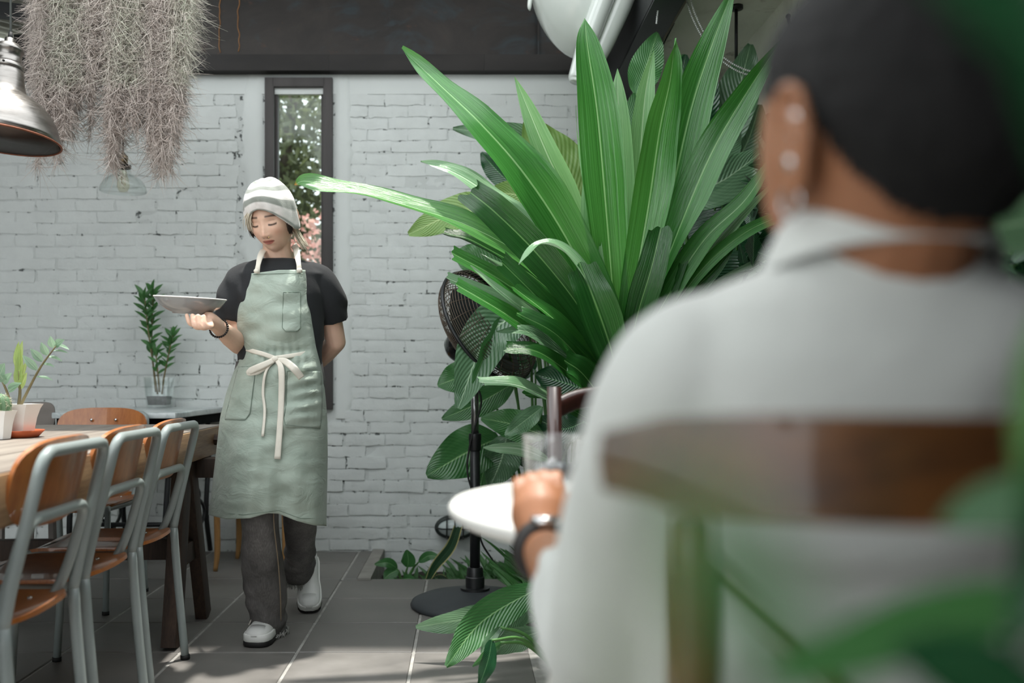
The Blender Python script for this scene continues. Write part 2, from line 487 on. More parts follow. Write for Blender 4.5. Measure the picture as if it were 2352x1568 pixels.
m_drip = M('orange_rust_streak', '#9a6a3a', .7, var=.2)
for px, x1 in ((507, 124), (550, 122)):
    pts = [(wX(px+random.uniform(-2.5, 2.5)), WY-.021, wZ(y)) for y in np.linspace(-160, x1, 22)]
    obj('rust_streak', tube(crom(pts, 60), [.006, .005, .004], 6, flat=.5), m_drip, bm_)

# ---- floor of grey tiles
TL, TX0, TY0 = .4095, -.177, 3.308
m_grout = M('pale_grout', '#9c9a95', .8, var=.25, scale=20, bump=.2)
def tilemat():
    k = NT('grey_cement_tile'); g = k.n('ShaderNodeNewGeometry'); oi = k.n('ShaderNodeObjectInfo')
    a = k.noise(g.outputs['Position'], 3.2, 6, .6, .3); b = k.noise(g.outputs['Position'], 45, 4)
    c = k.ramp(a, [(.28, hexc('#605d5a')), (.5, hexc('#716e6a')), (.75, hexc('#827f7b'))])
    c = k.mix(k.math('MULTIPLY', oi.outputs['Random'], .22), c, hexc('#55524f'))
    c = k.mix(k.ramp(b, [(.68, (0, 0, 0)), (.8, (.35, .35, .35))]), c, hexc('#9a9892'))
    k.l(c, k.b.inputs['Base Color']); k.l(k.ramp(a, [(.3, (.42, .42, .42)), (.7, (.6, .6, .6))]), k.b.inputs['Roughness'])
    k.bump(b, .15, .002); return k.m
m_tile = tilemat()
m_soil = M('dark_soil', '#2a241d', .9, var=.5, scale=30, bump=.8, bscale=40, bdist=.02)
floor = obj('floor', cat([box(-4.2, .30, -1.7, 4.52, -.12, -.004), box(-4.2, wX(862)*.93, 4.50, WY+.05, -.12, -.004), box(.30, 1.6, -1.7, 2.9, -.12, -.004)]), m_grout, smooth=False)
tag(floor, 'grey tiled courtyard floor with pale grout lines', kind='structure')
tV, tF = box(-TL/2+.005, TL/2-.005, -TL/2+.005, TL/2-.005, -.03, 0, .003, 1); tme = mesh('floor_tile', tV, tF, m_tile, smooth=False)
curbX = -.445
for i in range(-8, 4):
    for j in range(-9, 5):
        cx, cy = TX0+(i+.5)*TL, TY0+(j+.5)*TL
        if cy > 4.52 and cx > curbX-.1: continue
        if cx > .30 and cy > 2.7: continue
        if cy > 5.0: continue
        o = bpy.data.objects.new('floor_tile', tme); COL.objects.link(o); o.parent = floor
        o.location = Vector((cx, cy, random.uniform(-.0015, .0005)))-Vector(ORG[floor.name]); o.rotation_euler = (0, 0, random.choice((0, PI/2, PI, -PI/2)))
# strip of cut tiles along the wall, and the pale curb round the bed
sv = box(-TL/2+.005, TL/2-.005, 0, .31, -.03, 0, .003, 1); sme = mesh('cut_tile', *sv, m_tile, smooth=False)
for i in range(-8, -1):
    cx = TX0+(i+.5)*TL
    o = bpy.data.objects.new('cut_tile', sme); COL.objects.link(o); o.parent = floor
    o.location = Vector((cx, 4.95, 0))-Vector(ORG[floor.name])
m_conc = M('raw_concrete', '#8c8983', .75, var=.22, scale=7, bump=.4, bscale=30)
# cut tile filling between last full column and the curb
for j in (3,):
    obj('cut_tile', box(TX0-TL+.005, curbX-.07, TY0+j*TL+.005, TY0+(j+1)*TL-.005, -.03, 0, .003, 1), m_tile, floor, smooth=False)
obj('cut_tile', box(TX0-TL+.005, curbX-.07, TY0+4*TL+.005, WY, -.03, 0, .003, 1), m_tile, floor, smooth=False)
obj('kerb', box(curbX-.065, curbX, 4.50, WY, -.25, .012, .004), m_conc, floor, sharp=40)
obj('kerb', box(curbX, .32, 4.505, 4.53, -.25, -.001, .003), m_conc, floor, sharp=40)
bedV, bedF = grid(np.array([[(x, y, -.13+.03*float(vnoise(np.array((x*9, y*9, 0.))))) for x in np.linspace(curbX, 1.6, 40)] for y in np.linspace(4.53, WY+.05, 16)]))
bed = obj('floor_bed', (bedV, bedF), m_soil); tag(bed, 'sunken strip of dark planting soil along the brick wall', kind='structure')
bedV, bedF = grid(np.array([[(x, y, .015+.03*float(vnoise(np.array((x*9, y*9, 4.))))) for x in np.linspace(.29, 1.6, 30)] for y in np.linspace(2.88, 4.54, 34)]))
bed2 = obj('floor_bed', (bedV, bedF), m_soil); tag(bed2, 'dark planting soil beside the grey floor tiles', kind='structure')

# ---- right side: black beam, concrete soffit and wall
br = obj('trim_2', cat([box(.775, .90, -1.1, WY, 2.50, 2.515), box(.83, .845, -1.1, WY, 2.515, 2.80), box(.775, .90, -1.1, WY, 2.80, 2.815), box(.775, .79, -1.1, WY, 2.51, 2.81)]), m_black, smooth=False)
tag(br, 'black steel roof beam running towards the camera', kind='structure')
def concmat():
    k = NT('stained_concrete'); g = k.n('ShaderNodeNewGeometry')
    a = k.noise(g.outputs['Position'], 1.9, 8, .65, .5); b = k.noise(g.outputs['Position'], 5.5, 6, .7, .8)
    c = k.ramp(a, [(.3, hexc('#a5a496')), (.55, hexc('#cdcec0')), (.75, hexc('#dadbce'))])
    c = k.mix(k.ramp(b, [(.6, (0, 0, 0)), (.72, (.8, .8, .8))]), c, hexc('#5a4a3c'))
    k.l(c, k.b.inputs['Base Color']); k.b.inputs['Roughness'].default_value = .8; k.bump(b, .2, .01); return k.m
m_wallc = concmat()
tag(obj('ceiling_slab', box(.90, 1.75, 2.1, WY+.2, 2.62, 2.85), m_wallc, smooth=False), 'stained concrete slab over the right side of the courtyard', kind='structure')
obj('timber_edge', box(.90, .96, 2.1, WY, 2.585, 2.62), M('grey_timber', '#7a6f63', .7, var=.3, scale=9, stretch=(1, .2, 1)), bpy.data.objects['ceiling_slab'], smooth=False)
wr = obj('wall_right', box(1.40, 1.60, 3.9, WY+.2, -.3, 2.62), m_wallc, smooth=False); tag(wr, 'stained concrete wall on the right behind the plants', kind='structure')
m_dark = M('near_black_timber', '#070a08', .9, var=.4, scale=4, bump=.2, bscale=20, spec=.1)
tag(obj('door_1', cat([box(1.36, 1.41, 4.22, 4.78, -.1, 2.15, .004), box(1.345, 1.365, 4.27, 4.73, .1, 1.0, .004), box(1.345, 1.365, 4.27, 4.73, 1.1, 2.08, .004)]), m_dark, sharp=40), 'black panelled door in the concrete right wall', kind='structure')
tag(obj('wall_side', box(1.44, 1.6, -1.2, 3.9, -.1, 2.62), m_dark, smooth=False), 'timber wall on the right behind the seated customer, coloured near-black as unlit', kind='structure')  # near-black colour stands in for the wall being unlit
# ---- left wall, rear enclosure, ceiling behind the camera
m_dim = M('grey_render', '#5d615f', .8, var=.15, scale=3)
tag(obj('wall_left', box(-4.3, -4.1, -1.3, WY+.2, -.1, 3.3), m_dim, smooth=False), 'grey rendered wall outside the left edge of the view', kind='structure')
tag(obj('wall_front', box(-4.3, 1.7, -1.75, -1.6, -.1, .55), m_dim, smooth=False), 'unseen grey wall behind the camera, kept low to let sky light in', kind='structure')  # out of view, height chosen so low sky light comes in
tag(obj('ceiling', box(-4.3, 1.75, -.4, .75, 2.83, 2.95), m_dark, smooth=False), 'dark ceiling over the seats by the camera', kind='structure')
tag(obj('light_block_top', box(.0, 1.75, .75, 1.42, 2.83, 2.95), m_dark, smooth=False), 'unseen dark panel added overhead to keep the sun off the seated customer', kind='structure')  # added out of view, shades the customer's shoulder and arm from the sun

tag(obj('light_block_rear', box(-.12, 1.75, -.40, -.25, -.1, 2.9), m_dark, smooth=False), 'unseen dark panel added behind the camera to keep light off the customer', kind='structure')  # added light blocker, holds back the sky behind the seated customer
tag(obj('ceiling_roof', box(-1.9, 1.75, 3.80, WY+.3, 3.46, 3.56), M('pale_roof_underside', '#a9aaa6', .8, var=.1), smooth=False), 'pale flat roof above the brick wall end of the courtyard', kind='structure')
# ---- corrugated roof over the far left
k_ = 90
A = np.zeros((2, k_*4, 3))
ys = np.linspace(2.4, WY+.1, k_*4)
for i, (x, zo) in enumerate(((-4.2, 3.35), (-1.86, 2.78))):
    A[i, :, 0] = x; A[i, :, 1] = ys; A[i, :, 2] = zo-(ys-4.5)*.06+.014*np.sin(ys*2*PI/.10)
roof = obj('roof_sheet', grid(A), M('corrugated_roof_sheet', '#8f8f84', .55, metal=.3, var=.2, scale=4)); tag(roof, 'corrugated roof sheeting at the upper left corner', kind='structure')
tag(obj('trim_3', box(-4.2, -1.95, WY-.14, WY, 2.664, 2.80, .003), m_black, smooth=False), 'black steel lintel under the corrugated roof', kind='structure')
tag(obj('trim_4', beam((-4.1, 4.55, 2.95), (-1.90, 4.55, 2.70), .05, .07), m_black, smooth=False), 'thin black purlin carrying the corrugated roof', kind='structure')

# ---- garden outside the window
m_grass = M('garden_ground', '#56603c', .9, var=.4, scale=3)
tag(obj('ground_outside', box(-9, 9, WY+.3, 16, -.3, -.05), m_grass, smooth=False), 'garden ground beyond the brick wall', kind='structure')
def leafcloud(n, cen, rad, size, seed, asp=.5):
    r = np.random.default_rng(seed); d = r.normal(size=(n, 3)); d /= np.linalg.norm(d, axis=1)[:, None]
    c = np.asarray(cen)+d*np.asarray(rad)*(r.random(n)[:, None]**.45)
    a = r.normal(size=(n, 3)); a /= np.linalg.norm(a, axis=1)[:, None]; b = np.cross(a, r.normal(size=(n, 3))); b /= np.linalg.norm(b, axis=1)[:, None]
    s = size*r.uniform(.6, 1.3, n)[:, None]
    V = np.stack([c-a*s/2, c-b*s*asp/2, c+a*s/2, c+b*s*asp/2], 1).reshape(-1, 3)
    uv = np.tile(np.array([(.5, 0), (0, .5), (.5, 1), (1, .5)]), (n, 1))
    return V, np.arange(n*4).reshape(-1, 4), uv
m_treeleaf = leafmat('tree_leaf', '#414829', '#6f7550', '#858a60', trans=.3, rough=.6)
m_bark = M('bark', '#5b5048', .85, var=.3, scale=20, bump=.5)
tree = empty('garden_tree', (-1.5, 7.6, -.05), 'leafy green tree seen through the tall window', 'tree')
tag(obj('crown', leafcloud(15000, (-1.45, 7.5, 2.4), (1.6, .8, 1.9), .085, 3), m_treeleaf, tree), kind='stuff')
obj('trunk', tube(crom([(-1.75, 7.7, -.1), (-1.7, 7.65, .9), (-1.5, 7.55, 2.1), (-1.35, 7.5, 3.3)], 20), [.09, .07, .04], 8), m_bark, tree)
for a, b in (((-1.68, 7.62, 1.1), (-.9, 7.4, 2.3)), ((-1.6, 7.6, 1.6), (-2.2, 7.5, 2.6))): obj('branch', tube([a, b], [.035, .012], 6), m_bark, tree)
shr = empty('flowering_shrub', (-1.15, 6.6, -.05), 'shrub with pink blossoms seen low through the tall window', 'shrub')
m_pink = leafmat('pink_blossom', '#e58a86', '#f7b6ae', '#f7c8c0', trans=.45, rough=.6)
tag(obj('foliage', leafcloud(2200, (-1.15, 6.8, 1.25), (.6, .3, .9), .07, 8), m_treeleaf, shr), kind='stuff')
tag(obj('blossoms', leafcloud(520, (-1.08, 6.5, 1.82), (.36, .2, .34), .045, 9, .8), m_pink, shr), kind='stuff')
for q in range(5): obj('stem', tube([(-1.15+random.uniform(-.1, .1), 6.7, -.05), (-1.15+random.uniform(-.45, .45), 6.7, 1.3)], [.012, .006], 6), m_bark, shr)
# ================================================================== FURNITURE
m_tube = M('grey_enamel_tube', '#8f9896', .35, var=.06, scale=8, coat=.2)
m_ply = wood('orange_plywood', '#8f4f22', '#b9743c', .32, axis=2, scale=3, coat=.35)
m_plyedge = M('pale_ply_edge', '#c79a6a', .6, var=.15, scale=40)
m_rubber = M('black_rubber', '#141414', .7)
m_steel = M('bright_screw', '#cfcfcf', .25, metal=1.)

def bentpanel(w, h, rx, thick, f, n=18, m=12, squeeze=0.0):
    """rounded rectangle panel in (u,v) pushed through f(u,v)->xyz with thickness along the local normal"""
    us = np.linspace(-1, 1, n); vs = np.linspace(-1, 1, m); A = np.zeros((m, n, 3)); p = 2/(rx)
    for i, v in enumerate(vs):
        for j, u in enumerate(us):
            # squircle mapping rounds the corners
            k = max(abs(u), abs(v)); q = (abs(u)**p+abs(v)**p)**(1/p) if k > 0 else 1
            s = k/q if q > 0 else 1
            A[i, j] = f(u*s*w/2, v*s*h/2)
    du = np.gradient(A, axis=1); dv = np.gradient(A, axis=0); N = np.cross(du, dv); N /= (np.linalg.norm(N, axis=2, keepdims=True)+1e-9)
    B = A+N*thick; V1, F1 = grid(A); V2, F2 = grid(B); k = len(V1)
    F = [f_[::-1] for f_ in F1.tolist()]+[[a+k for a in f_] for f_ in F2.tolist()]
    ring = [j for j in range(n)]+[i*n+n-1 for i in range(1, m)]+[(m-1)*n+j for j in range(n-2, -1, -1)]+[i*n for i in range(m-2, 0, -1)]
    for q in range(len(ring)):
        q2 = (q+1) % len(ring); F.append([ring[q], ring[q2], k+ring[q2], k+ring[q]])
    return np.vstack([V1, V2]), F

def school_chair(label, group, loc, rz, extra=True):
    """local: sitter faces +y, origin on the floor under the seat centre"""
    c = empty('school_chair', (0, 0, 0), label, 'chair', group)
    R = .0135; hw = .187
    # rear loop: feet, uprights, top rail
    yb0, yb1, yt = -.215, -.175, -.255
    def up(s): return [(s*hw, yb0, .0), (s*hw, yb0+.025, .26), (s*hw, yb1, .45), (s*hw, yb1-.02, .55), (s*hw*.97, yt, .805)]
    for s in (-1, 1):
        leg = obj('leg', tube(crom(up(s)[:3], 10), R, 10), m_tube, c)
        obj('foot_cap', tube([(s*hw, yb0, 0), (s*hw, yb0+.001, .014)], R*1.18, 10), m_rubber, leg)
        fl = obj('leg', tube([(s*.172, .215, 0), (s*.172, .19, .415)], R*.95, 10), m_tube, c)
        obj('foot_cap', tube([(s*.172, .215, 0), (s*.172, .2145, .014)], R*1.12, 10), m_rubber, fl)
    a, b = up(-1)[2:], up(1)[2:]
    obj('back_frame', tube(fillet([*crom(a, 7)[:-1], a[-1], b[-1], *crom(b, 7)[::-1][1:]], .075, 7), R, 10), m_tube, c)
    # lower loop: seat rails that turn up and cross behind the backrest
    x2 = .160
    lo = [(-x2, .17, .425), (-x2, -.13, .415), (-x2-.008, -.168, .50), (-x2-.008, -.215, .662)]
    hi = [(-p[0], p[1], p[2]) for p in lo][::-1]
    obj('seat_frame', tube(fillet([(-.172, .19, .40)]+lo+hi+[(.172, .19, .40)], .06, 6), R*.95, 10), m_tube, c)
    obj('cross_tube', tube([(-.16, .15, .423), (.16, .15, .423)], R*.9, 8), m_tube, c)
    # plywood
    def fb(u, v):   # backrest, bent round the sitter
        z = .735+v; return (u, -.222-(z-.66)*.22+.028*(abs(u)/.19)**2+.022, z)
    bk = obj('backrest', bentpanel(.40, .19, .62, .010, fb), m_ply, c, sharp=50)
    for s in (-1, 1):
        for z in (.775,): obj('bolt', ball((s*.055, fb(s*.055, z-.735)[1]+.012, z), (.007, .004, .007), 10, 6), m_steel, bk)
    def fs(u, v):
        y = v; dz = -.018*max(0, (y-.10)/.1)**2+.022*max(0, (-y-.08)/.12)**2; return (u, y, .438-.012*(1-(u/.2)**2)+dz)
    st = obj('seat', bentpanel(.385, .385, .5, .010, fs, 20, 20), m_ply, c, sharp=50)
    for s in (-1, 1): obj('bolt', ball((s*.12, -.10, fs(s*.12, -.1)[2]+.011), (.007, .007, .004), 10, 6), m_steel, st)
    c.location = loc; c.rotation_euler = (0, 0, rz)
    return c
G1 = 'plywood school chairs round the long table'
ch = school_chair('plywood chair at the long table nearest the waitress', G1, (-1.165, 3.035, 0), PI/2+.02)
def again(src, label, loc, rz):
    c = copy_tree(src); c['label'] = label; c.location = loc; c.rotation_euler = (0, 0, rz); return c
again(ch, 'middle one of the three plywood chairs along the table side', (-1.145, 2.575, 0), PI/2+.03)
again(ch, 'plywood chair nearest the camera at the left edge', (-1.115, 2.09, 0), PI/2+.035)
again(ch, 'plywood chair facing the camera at the far table end', (-1.63, 4.05, 0), PI)

# ---- long timber table
m_top = wood('bleached_table_timber', '#6f665e', '#9c9287', .5, axis=1, scale=3)
m_old = wood('dark_old_timber', '#241a14', '#4e3a2d', .65, axis=2, scale=4, bump=.4)
m_edge = wood('brown_table_edge', '#6b4a32', '#a98862', .55, axis=1, scale=4, bump=.3)
ang = math.atan2(.09, 2.05)
tb = empty('trestle_table', (0, 0, 0), 'long timber trestle table with a bleached top', 'table')
TH, TLn, TW = .77, 3.2, .96      # local: x 0..-TW, y 0..-TLn from the far right corner
for i in range(5):
    xa, xb = -TW*i/5-.001, -TW*(i+1)/5+.001
    obj('plank', box(xb, xa, -TLn, 0, TH-.05, TH-random.uniform(0, .0015), .003), m_top, tb, sharp=40)
obj('edge_rail', box(-.045, .004, -TLn, .0, TH-.115, TH-.006, .004), m_edge, tb, sharp=40)
obj('edge_rail', box(-TW-.004, -TW+.045, -TLn, .0, TH-.115, TH-.006, .004), m_edge, tb, sharp=40)
obj('edge_rail', box(-TW+.045, -.045, -.05, .0, TH-.115, TH-.052, .004), m_edge, tb, sharp=40)
for y in (-.30, -TLn+.3):
    bmx = obj('cross_beam', box(-TW-.07, .075, y-.05, y+.05, TH-.19, TH-.117, .004), m_old, tb, sharp=40)
obj('peg', tube([(.0, -.16, TH-.055), (.032, -.16, TH-.055)], .022, 8), m_old, tb, sharp=40)
for y0, sg in ((-.46, 1), (-TLn+.46, -1)):
    for x in (-.055, -TW+.055):
        obj('leg', beam((x, y0-.13*sg, 0), (x, y0+.03*sg, TH-.115), .052, .10), m_old, tb, sharp=40)
        obj('leg', beam((x+.01, y0+.32*sg, 0), (x+.01, y0+.06*sg, TH-.115), .045, .085), m_old, tb, sharp=40)
        obj('brace', beam((x, y0-.07*sg, .30), (x, y0+.22*sg, .30), .03, .075), m_old, tb, sharp=40)
    obj('stretcher', beam((-TW+.05, y0, .33), (-.05, y0, .33), .045, .075), m_old, tb, sharp=40)
tb.location = (-1.015, 3.955, 0); tb.rotation_euler = (0, 0, ang)

# ---- pots on the table
m_pot = M('white_glazed_pot', '#e4e3e0', .22, var=.03, coat=.4)
m_terra = M('terracotta', '#b5572f', .6, var=.12)
def square_pot(name, cx, cy, z, r0, r1, h, label, parent=None, sides=6):
    a = np.linspace(0, 2*PI, sides, endpoint=False)+.3
    def ring(r, zz):
        o = []
        for i in range(sides):
            p, q = a[i], a[(i+1) % sides]+(2*PI if i == sides-1 else 0)
            for t in (0, .25, .5, .75):
                A_, B_ = np.array((math.cos(p), math.sin(p))), np.array((math.cos(q), math.sin(q)))
                v = A_*(1-t)+B_*t; o.append((cx+v[0]*r, cy+v[1]*r, zz))
        return o
    return loft([ring(r0*.95, z), ring(r0, z+.006), ring((r0+r1)/2*.97, z+h*.55), ring(r1*.97, z+h*.85), ring(r1*1.09, z+h), ring(r1*1.02, z+h), ring(r1*.9, z+h*.84), ring(r1*.85, z+h*.80)])
tz = TH+.0005
zp = P(36, 1000, 3.04); zx, zy = zp[0], 3.04
obj_s = obj('plant_saucer', lathe([(.0, tz), (.068, tz), (.088, tz+.022), (.083, tz+.022), (.066, tz+.007), (.0, tz+.007)], 28, (zx, zy, 0)), m_terra)
tag(obj_s, 'terracotta saucer under the white plant pot on the table', 'saucer')
m_zzleaf = leafmat('glossy_pale_leaf', '#6f9077', '#a4c2a4', '#c0d6bc', trans=.25, rough=.22)
m_zznew = leafmat('young_lime_leaf', '#96b35a', '#bfd488', '#cfe09a', trans=.4, rough=.35)
m_stem = M('brown_green_stem', '#6d6242', .6, var=.25, scale=20)
zz = empty('potted_zz_plant', (zx, zy, tz+.008), 'leafy pot plant in a white pot on a terracotta saucer', 'potted plant')
obj('pot', square_pot('p', zx, zy, tz+.008, .055, .076, .098, ''), m_pot, zz, sharp=35)
obj('soil', lathe([(0, tz+.085), (.062, tz+.085)], 20, (zx, zy, 0)), m_soil, zz)
def smallleaf(base, tip, wid, nrm=(0, -1, .2), n=7, curl=.12):
    base, tip = np.asarray(base, float), np.asarray(tip, float); t = tip-base; L = np.linalg.norm(t); s = unit(np.cross(t, nrm)); nn = np.cross(s, unit(t))
    A = np.zeros((n, 5, 3)); uv = []
    for i, q in enumerate(np.linspace(0, 1, n)):
        ww = wid*math.sin(PI*min(.97, .06+q*.92)**.85)
        for j, u in enumerate(np.linspace(-1, 1, 5)):
            A[i, j] = base+t*q+s*u*ww/2+nn*(abs(u)*ww*.22-curl*L*q*q); uv.append(((u+1)/2, q))
    V, F = grid(A); return V, F, np.array(uv)
def zpt(px, py, dy=0): return P(px, py, zy+dy)
b1 = zpt(38, 952); main = crom([b1, zpt(60, 905, -.01), zpt(92, 845, -.03), zpt(128, 795, -.05)], 20)
obj('stem', tube(main, [.0055, .004, .002], 8), m_stem, zz)
for (bx, by), (tx, ty), wd in (((85, 849), (52, 816), .026), ((97, 829), (70, 801), .026), ((109, 815), (94, 787), .026), ((123, 798), (115, 773), .026), ((128, 795), (145, 780), .03),
                               ((82, 866), (120, 868), .02), ((94, 837), (124, 838), .02), ((109, 819), (142, 825), .02), ((121, 806), (155, 806), .018), ((128, 793), (158, 798), .02)):
    obj('leaf', smallleaf(zpt(bx, by, -.03), zpt(tx, ty, -.05), wd, (0, -1, .35) if tx < bx+20 else (.1, -.4, 1)), m_zzleaf, zz)
obj('stem', tube(crom([zpt(30, 952), zpt(18, 905, .01), zpt(-2, 860, 0)], 12), [.005, .003], 8), m_stem, zz)
for (bx, by), (tx, ty), wd in (((8, 880), (24, 857), .03), ((10, 875), (0, 862), .03), ((18, 890), (46, 879), .02), ((20, 898), (42, 882), .024), ((0, 862), (8, 835), .04)):
    obj('leaf', smallleaf(zpt(bx, by), zpt(tx, ty, -.02), wd), m_zzleaf, zz)
obj('stem', tube(crom([zpt(40, 952, .02), zpt(46, 900, .02), zpt(43, 850, .02)], 10), [.006, .005, .003], 8), m_stem, zz)
for (bx, by), (tx, ty), wd in (((45, 890), (40, 830), .03), ((44, 868), (46, 805), .028), ((42, 850), (37, 790), .024), ((43, 845), (48, 783), .024), ((42, 840), (40, 785), .02), ((46, 880), (60, 825), .018), ((47, 893), (59, 856), .026)):
    obj('leaf', smallleaf(zpt(bx, by, .02), zpt(tx, ty, .01), wd), m_zznew, zz)
cx_, cy_ = P(-4, 1008, 2.93)[0], 2.93
cc = empty('potted_cactus', (cx_, cy_, tz), 'small ribbed cactus in a white pot at the left edge', 'potted plant')
obj('pot', square_pot('p', cx_, cy_, tz, .036, .050, .088, ''), m_pot, cc, sharp=35)
rings = []
for zz_, rr in ((tz+.07, .028), (tz+.085, .033), (tz+.105, .034), (tz+.125, .03), (tz+.138, .016), (tz+.142, .003)):
    rings.append([(cx_+math.cos(a)*rr*(1+.13*math.cos(12*a)), cy_+math.sin(a)*rr*(1+.13*math.cos(12*a)), zz_) for a in np.linspace(0, 2*PI, 72, endpoint=False)])
obj('cactus_body', loft(rings), M('cactus_green', '#5d7a58', .6, var=.2, scale=40), cc)
sp = []
for i in range(12):
    for zz_ in np.linspace(tz+.08, tz+.135, 7):
        a = 2*PI*i/12; rr = np.interp(zz_, [tz+.07, tz+.105, tz+.125, tz+.14], [.03, .037, .033, .014]); c0 = np.array((cx_+math.cos(a)*rr, cy_+math.sin(a)*rr, zz_))
        for q in range(4): sp.append(tube([c0, c0+np.array((math.cos(a), math.sin(a), .2))*.007+rng.normal(0, .004, 3)], [.0006, .0002], 3))
tag(obj('spines', cat(sp), M('pale_spine', '#d8d2b8', .6), cc), kind='stuff')

# ---- marble side table, vase, chair behind
m_marble = NT('grey_marble'); _c = m_marble.coord('Object'); _n = m_marble.noise(_c, 5, 9, .7, 1.5)
m_marble.l(m_marble.ramp(_n, [(.35, hexc('#9fa8a8')), (.5, hexc('#c3caca')), (.7, hexc('#d3d8d7'))]), m_marble.b.inputs['Base Color']); m_marble.b.inputs['Roughness'].default_value = .2; m_marble = m_marble.m
ms = empty('marble_side_table', (-1.62, 4.8, 0), 'small marble topped table against the brick wall', 'table')
hh = .806
obj('marble_top', box(-1.895, -1.325, 4.33, WY-.012, hh-.028, hh, .006), m_marble, ms, sharp=40)
obj('under_frame', box(-1.89, -1.355, 4.37, WY-.03, hh-.08, hh-.028, .003), m_dark, ms, sharp=40)
m_iron = M('black_cast_iron', '#17181a', .5, var=.2)
for x in (-1.85, -1.40):
    for y in (4.45, 5.15):
        obj('leg', tube(crom([(x, y, hh-.07), (x, y+.02, .55), (x, y-.03, .25), (x, y+.05, .02)], 16), .014, 8), m_iron, ms)
    pts = [(x, 4.8+.28*math.cos(t)*math.sin(t*1.5), .25+.16*math.sin(t)) for t in np.linspace(0, 2*PI, 40)]
    obj('scroll', tube(pts, .009, 6), m_iron, ms)
obj('foot_rail', tube([(-1.85, 4.8, .22), (-1.40, 4.8, .22)], .012, 8), m_iron, ms)
vy = 5.10; vc = P(366, 930, vy)[0]
m_vase = pane_mat('clear_vase_glass', (.95, .97, .965), .05)
vs = empty('glass_vase', (vc, vy, hh), 'clear glass vase holding water and soil on the marble table', 'vase')
def sq(hw_, z): return [(vc+a*hw_, vy+b*hw_, z) for a, b in ((-1, -1), (0, -1.0), (1, -1), (1.0, 0), (1, 1), (0, 1), (-1, 1), (-1, 0))]
h0 = hh+.0006
obj('glass_wall', loft([sq(.050, h0), sq(.052, h0+.008), sq(.065, h0+.165), sq(.061, h0+.165), sq(.048, h0+.014)]), m_vase, vs, smooth=False)
obj('gravel', loft([sq(.046, h0+.015), sq(.0515, h0+.062)]), M('dark_gravel', '#3c3d3a', .7, var=.5, scale=60, bump=.6, bscale=120), vs, smooth=False)
vp = empty('vase_plant', (vc, vy, h0+.03), 'bushy green cuttings standing in the glass vase', 'plant')
m_vleaf = leafmat('fresh_green_leaf', '#2f5f2e', '#4f8a45', '#7fae6a', trans=.3, rough=.35)
def vpt(px, py, d=0): return P(px, py, vy+d)
def cutting(ctrl, n, l, spread, seed):
    r = np.random.default_rng(seed); c = crom(ctrl, 40); obj('stem', tube(c, [.005, .004, .0025], 7), m_stem, vp)
    for i in range(n):
        q = .42+.58*i/(n-1); p = c[int(q*39)]; a = i*2.4+r.uniform(-.3, .3); d = np.array((math.cos(a)*spread, math.sin(a)*spread*.8, .75 if i < n-4 else 1.3)); d = unit(d)
        obj('leaf', smallleaf(p, p+d*l*r.uniform(.8, 1.15), l*.36, (math.cos(a)*.2, -.8, 1)), m_vleaf, vp)
cutting([vpt(362, 905), vpt(352, 840, -.01), vpt(338, 740, -.02), vpt(332, 680, -.02)], 26, .075, 1.0, 1)
cutting([vpt(358, 900, .02), vpt(349, 800, .02), vpt(350, 720, .03), vpt(352, 668, .03)], 24, .08, 1.0, 2)
cutting([vpt(372, 905), vpt(378, 860, -.02), vpt(390, 800, -.03), vpt(397, 768, -.03)], 20, .07, 1.0, 3)
cutting([vpt(366, 900, -.02), vpt(362, 850, -.03), vpt(357, 800, -.03)], 10, .06, .9, 4)
# worn wooden chair behind the pot plant
m_worn = M('worn_grey_wood', '#77706a', .7, var=.2, scale=9, stretch=(.3, 1, 1))
wc = empty('worn_chair', (-1.98, 4.30, 0), 'worn grey wooden chair behind the potted plant', 'chair')
cxw = -1.995
def fbk(u, v): return (cxw+u, 4.42+.03*(u/.06)**2*.3, .79+v)
obj('backrest', bentpanel(.145, .125, .5, .03, fbk), m_worn, wc, sharp=50)
for s in (-1, 1):
    obj('leg', beam((cxw+s*.055, 4.46, 0), (cxw+s*.048, 4.44, .80), .03, .03), m_worn, wc, sharp=40)
    obj('leg', beam((cxw+s*.055, 4.16, 0), (cxw+s*.055, 4.17, .44), .03, .03), m_worn, wc, sharp=40)
obj('seat', box(cxw-.085, cxw+.085, 4.13, 4.48, .44, .465, .008), m_worn, wc, sharp=40)
# wooden stool whose legs show behind the waitress
m_oak = wood('honey_oak', '#8a6238', '#b98d56', .5, axis=2, scale=4)
stl = empty('wooden_stool', (-1.12, 4.78, 0), 'honey coloured wooden stool behind the waitress by the wall', 'stool')
sx0, sx1, sy0, sy1 = P(494, 1180, 4.7)[0], P(494, 1180, 4.7)[0]+.34, 4.72, 5.05
for x, y in ((sx0, sy0), (sx1, sy0), (sx0+.03, sy1), (sx1-.03, sy1)):
    obj('leg', tube(crom([(x-.004, y, 0), (x+.006, y, .12), (x, y, .44)], 10), [.011, .016, .016], 8), m_oak, stl)
for a, b in (((sx0, sy0, .31), (sx1, sy0, .31)), ((sx0+.03, sy1, .26), (sx1-.03, sy1, .26)), ((sx0, sy0, .27), (sx0+.03, sy1, .27)), ((sx1, sy0, .27), (sx1-.03, sy1, .27))):
    obj('stretcher', tube([a, b], .0095, 8), m_oak, stl)
obj('seat', lathe([(0, .44), (.19, .44), (.205, .452), (.2, .467), (0, .462)], 32, ((sx0+sx1)/2, (sy0+sy1)/2, 0)), m_oak, stl)

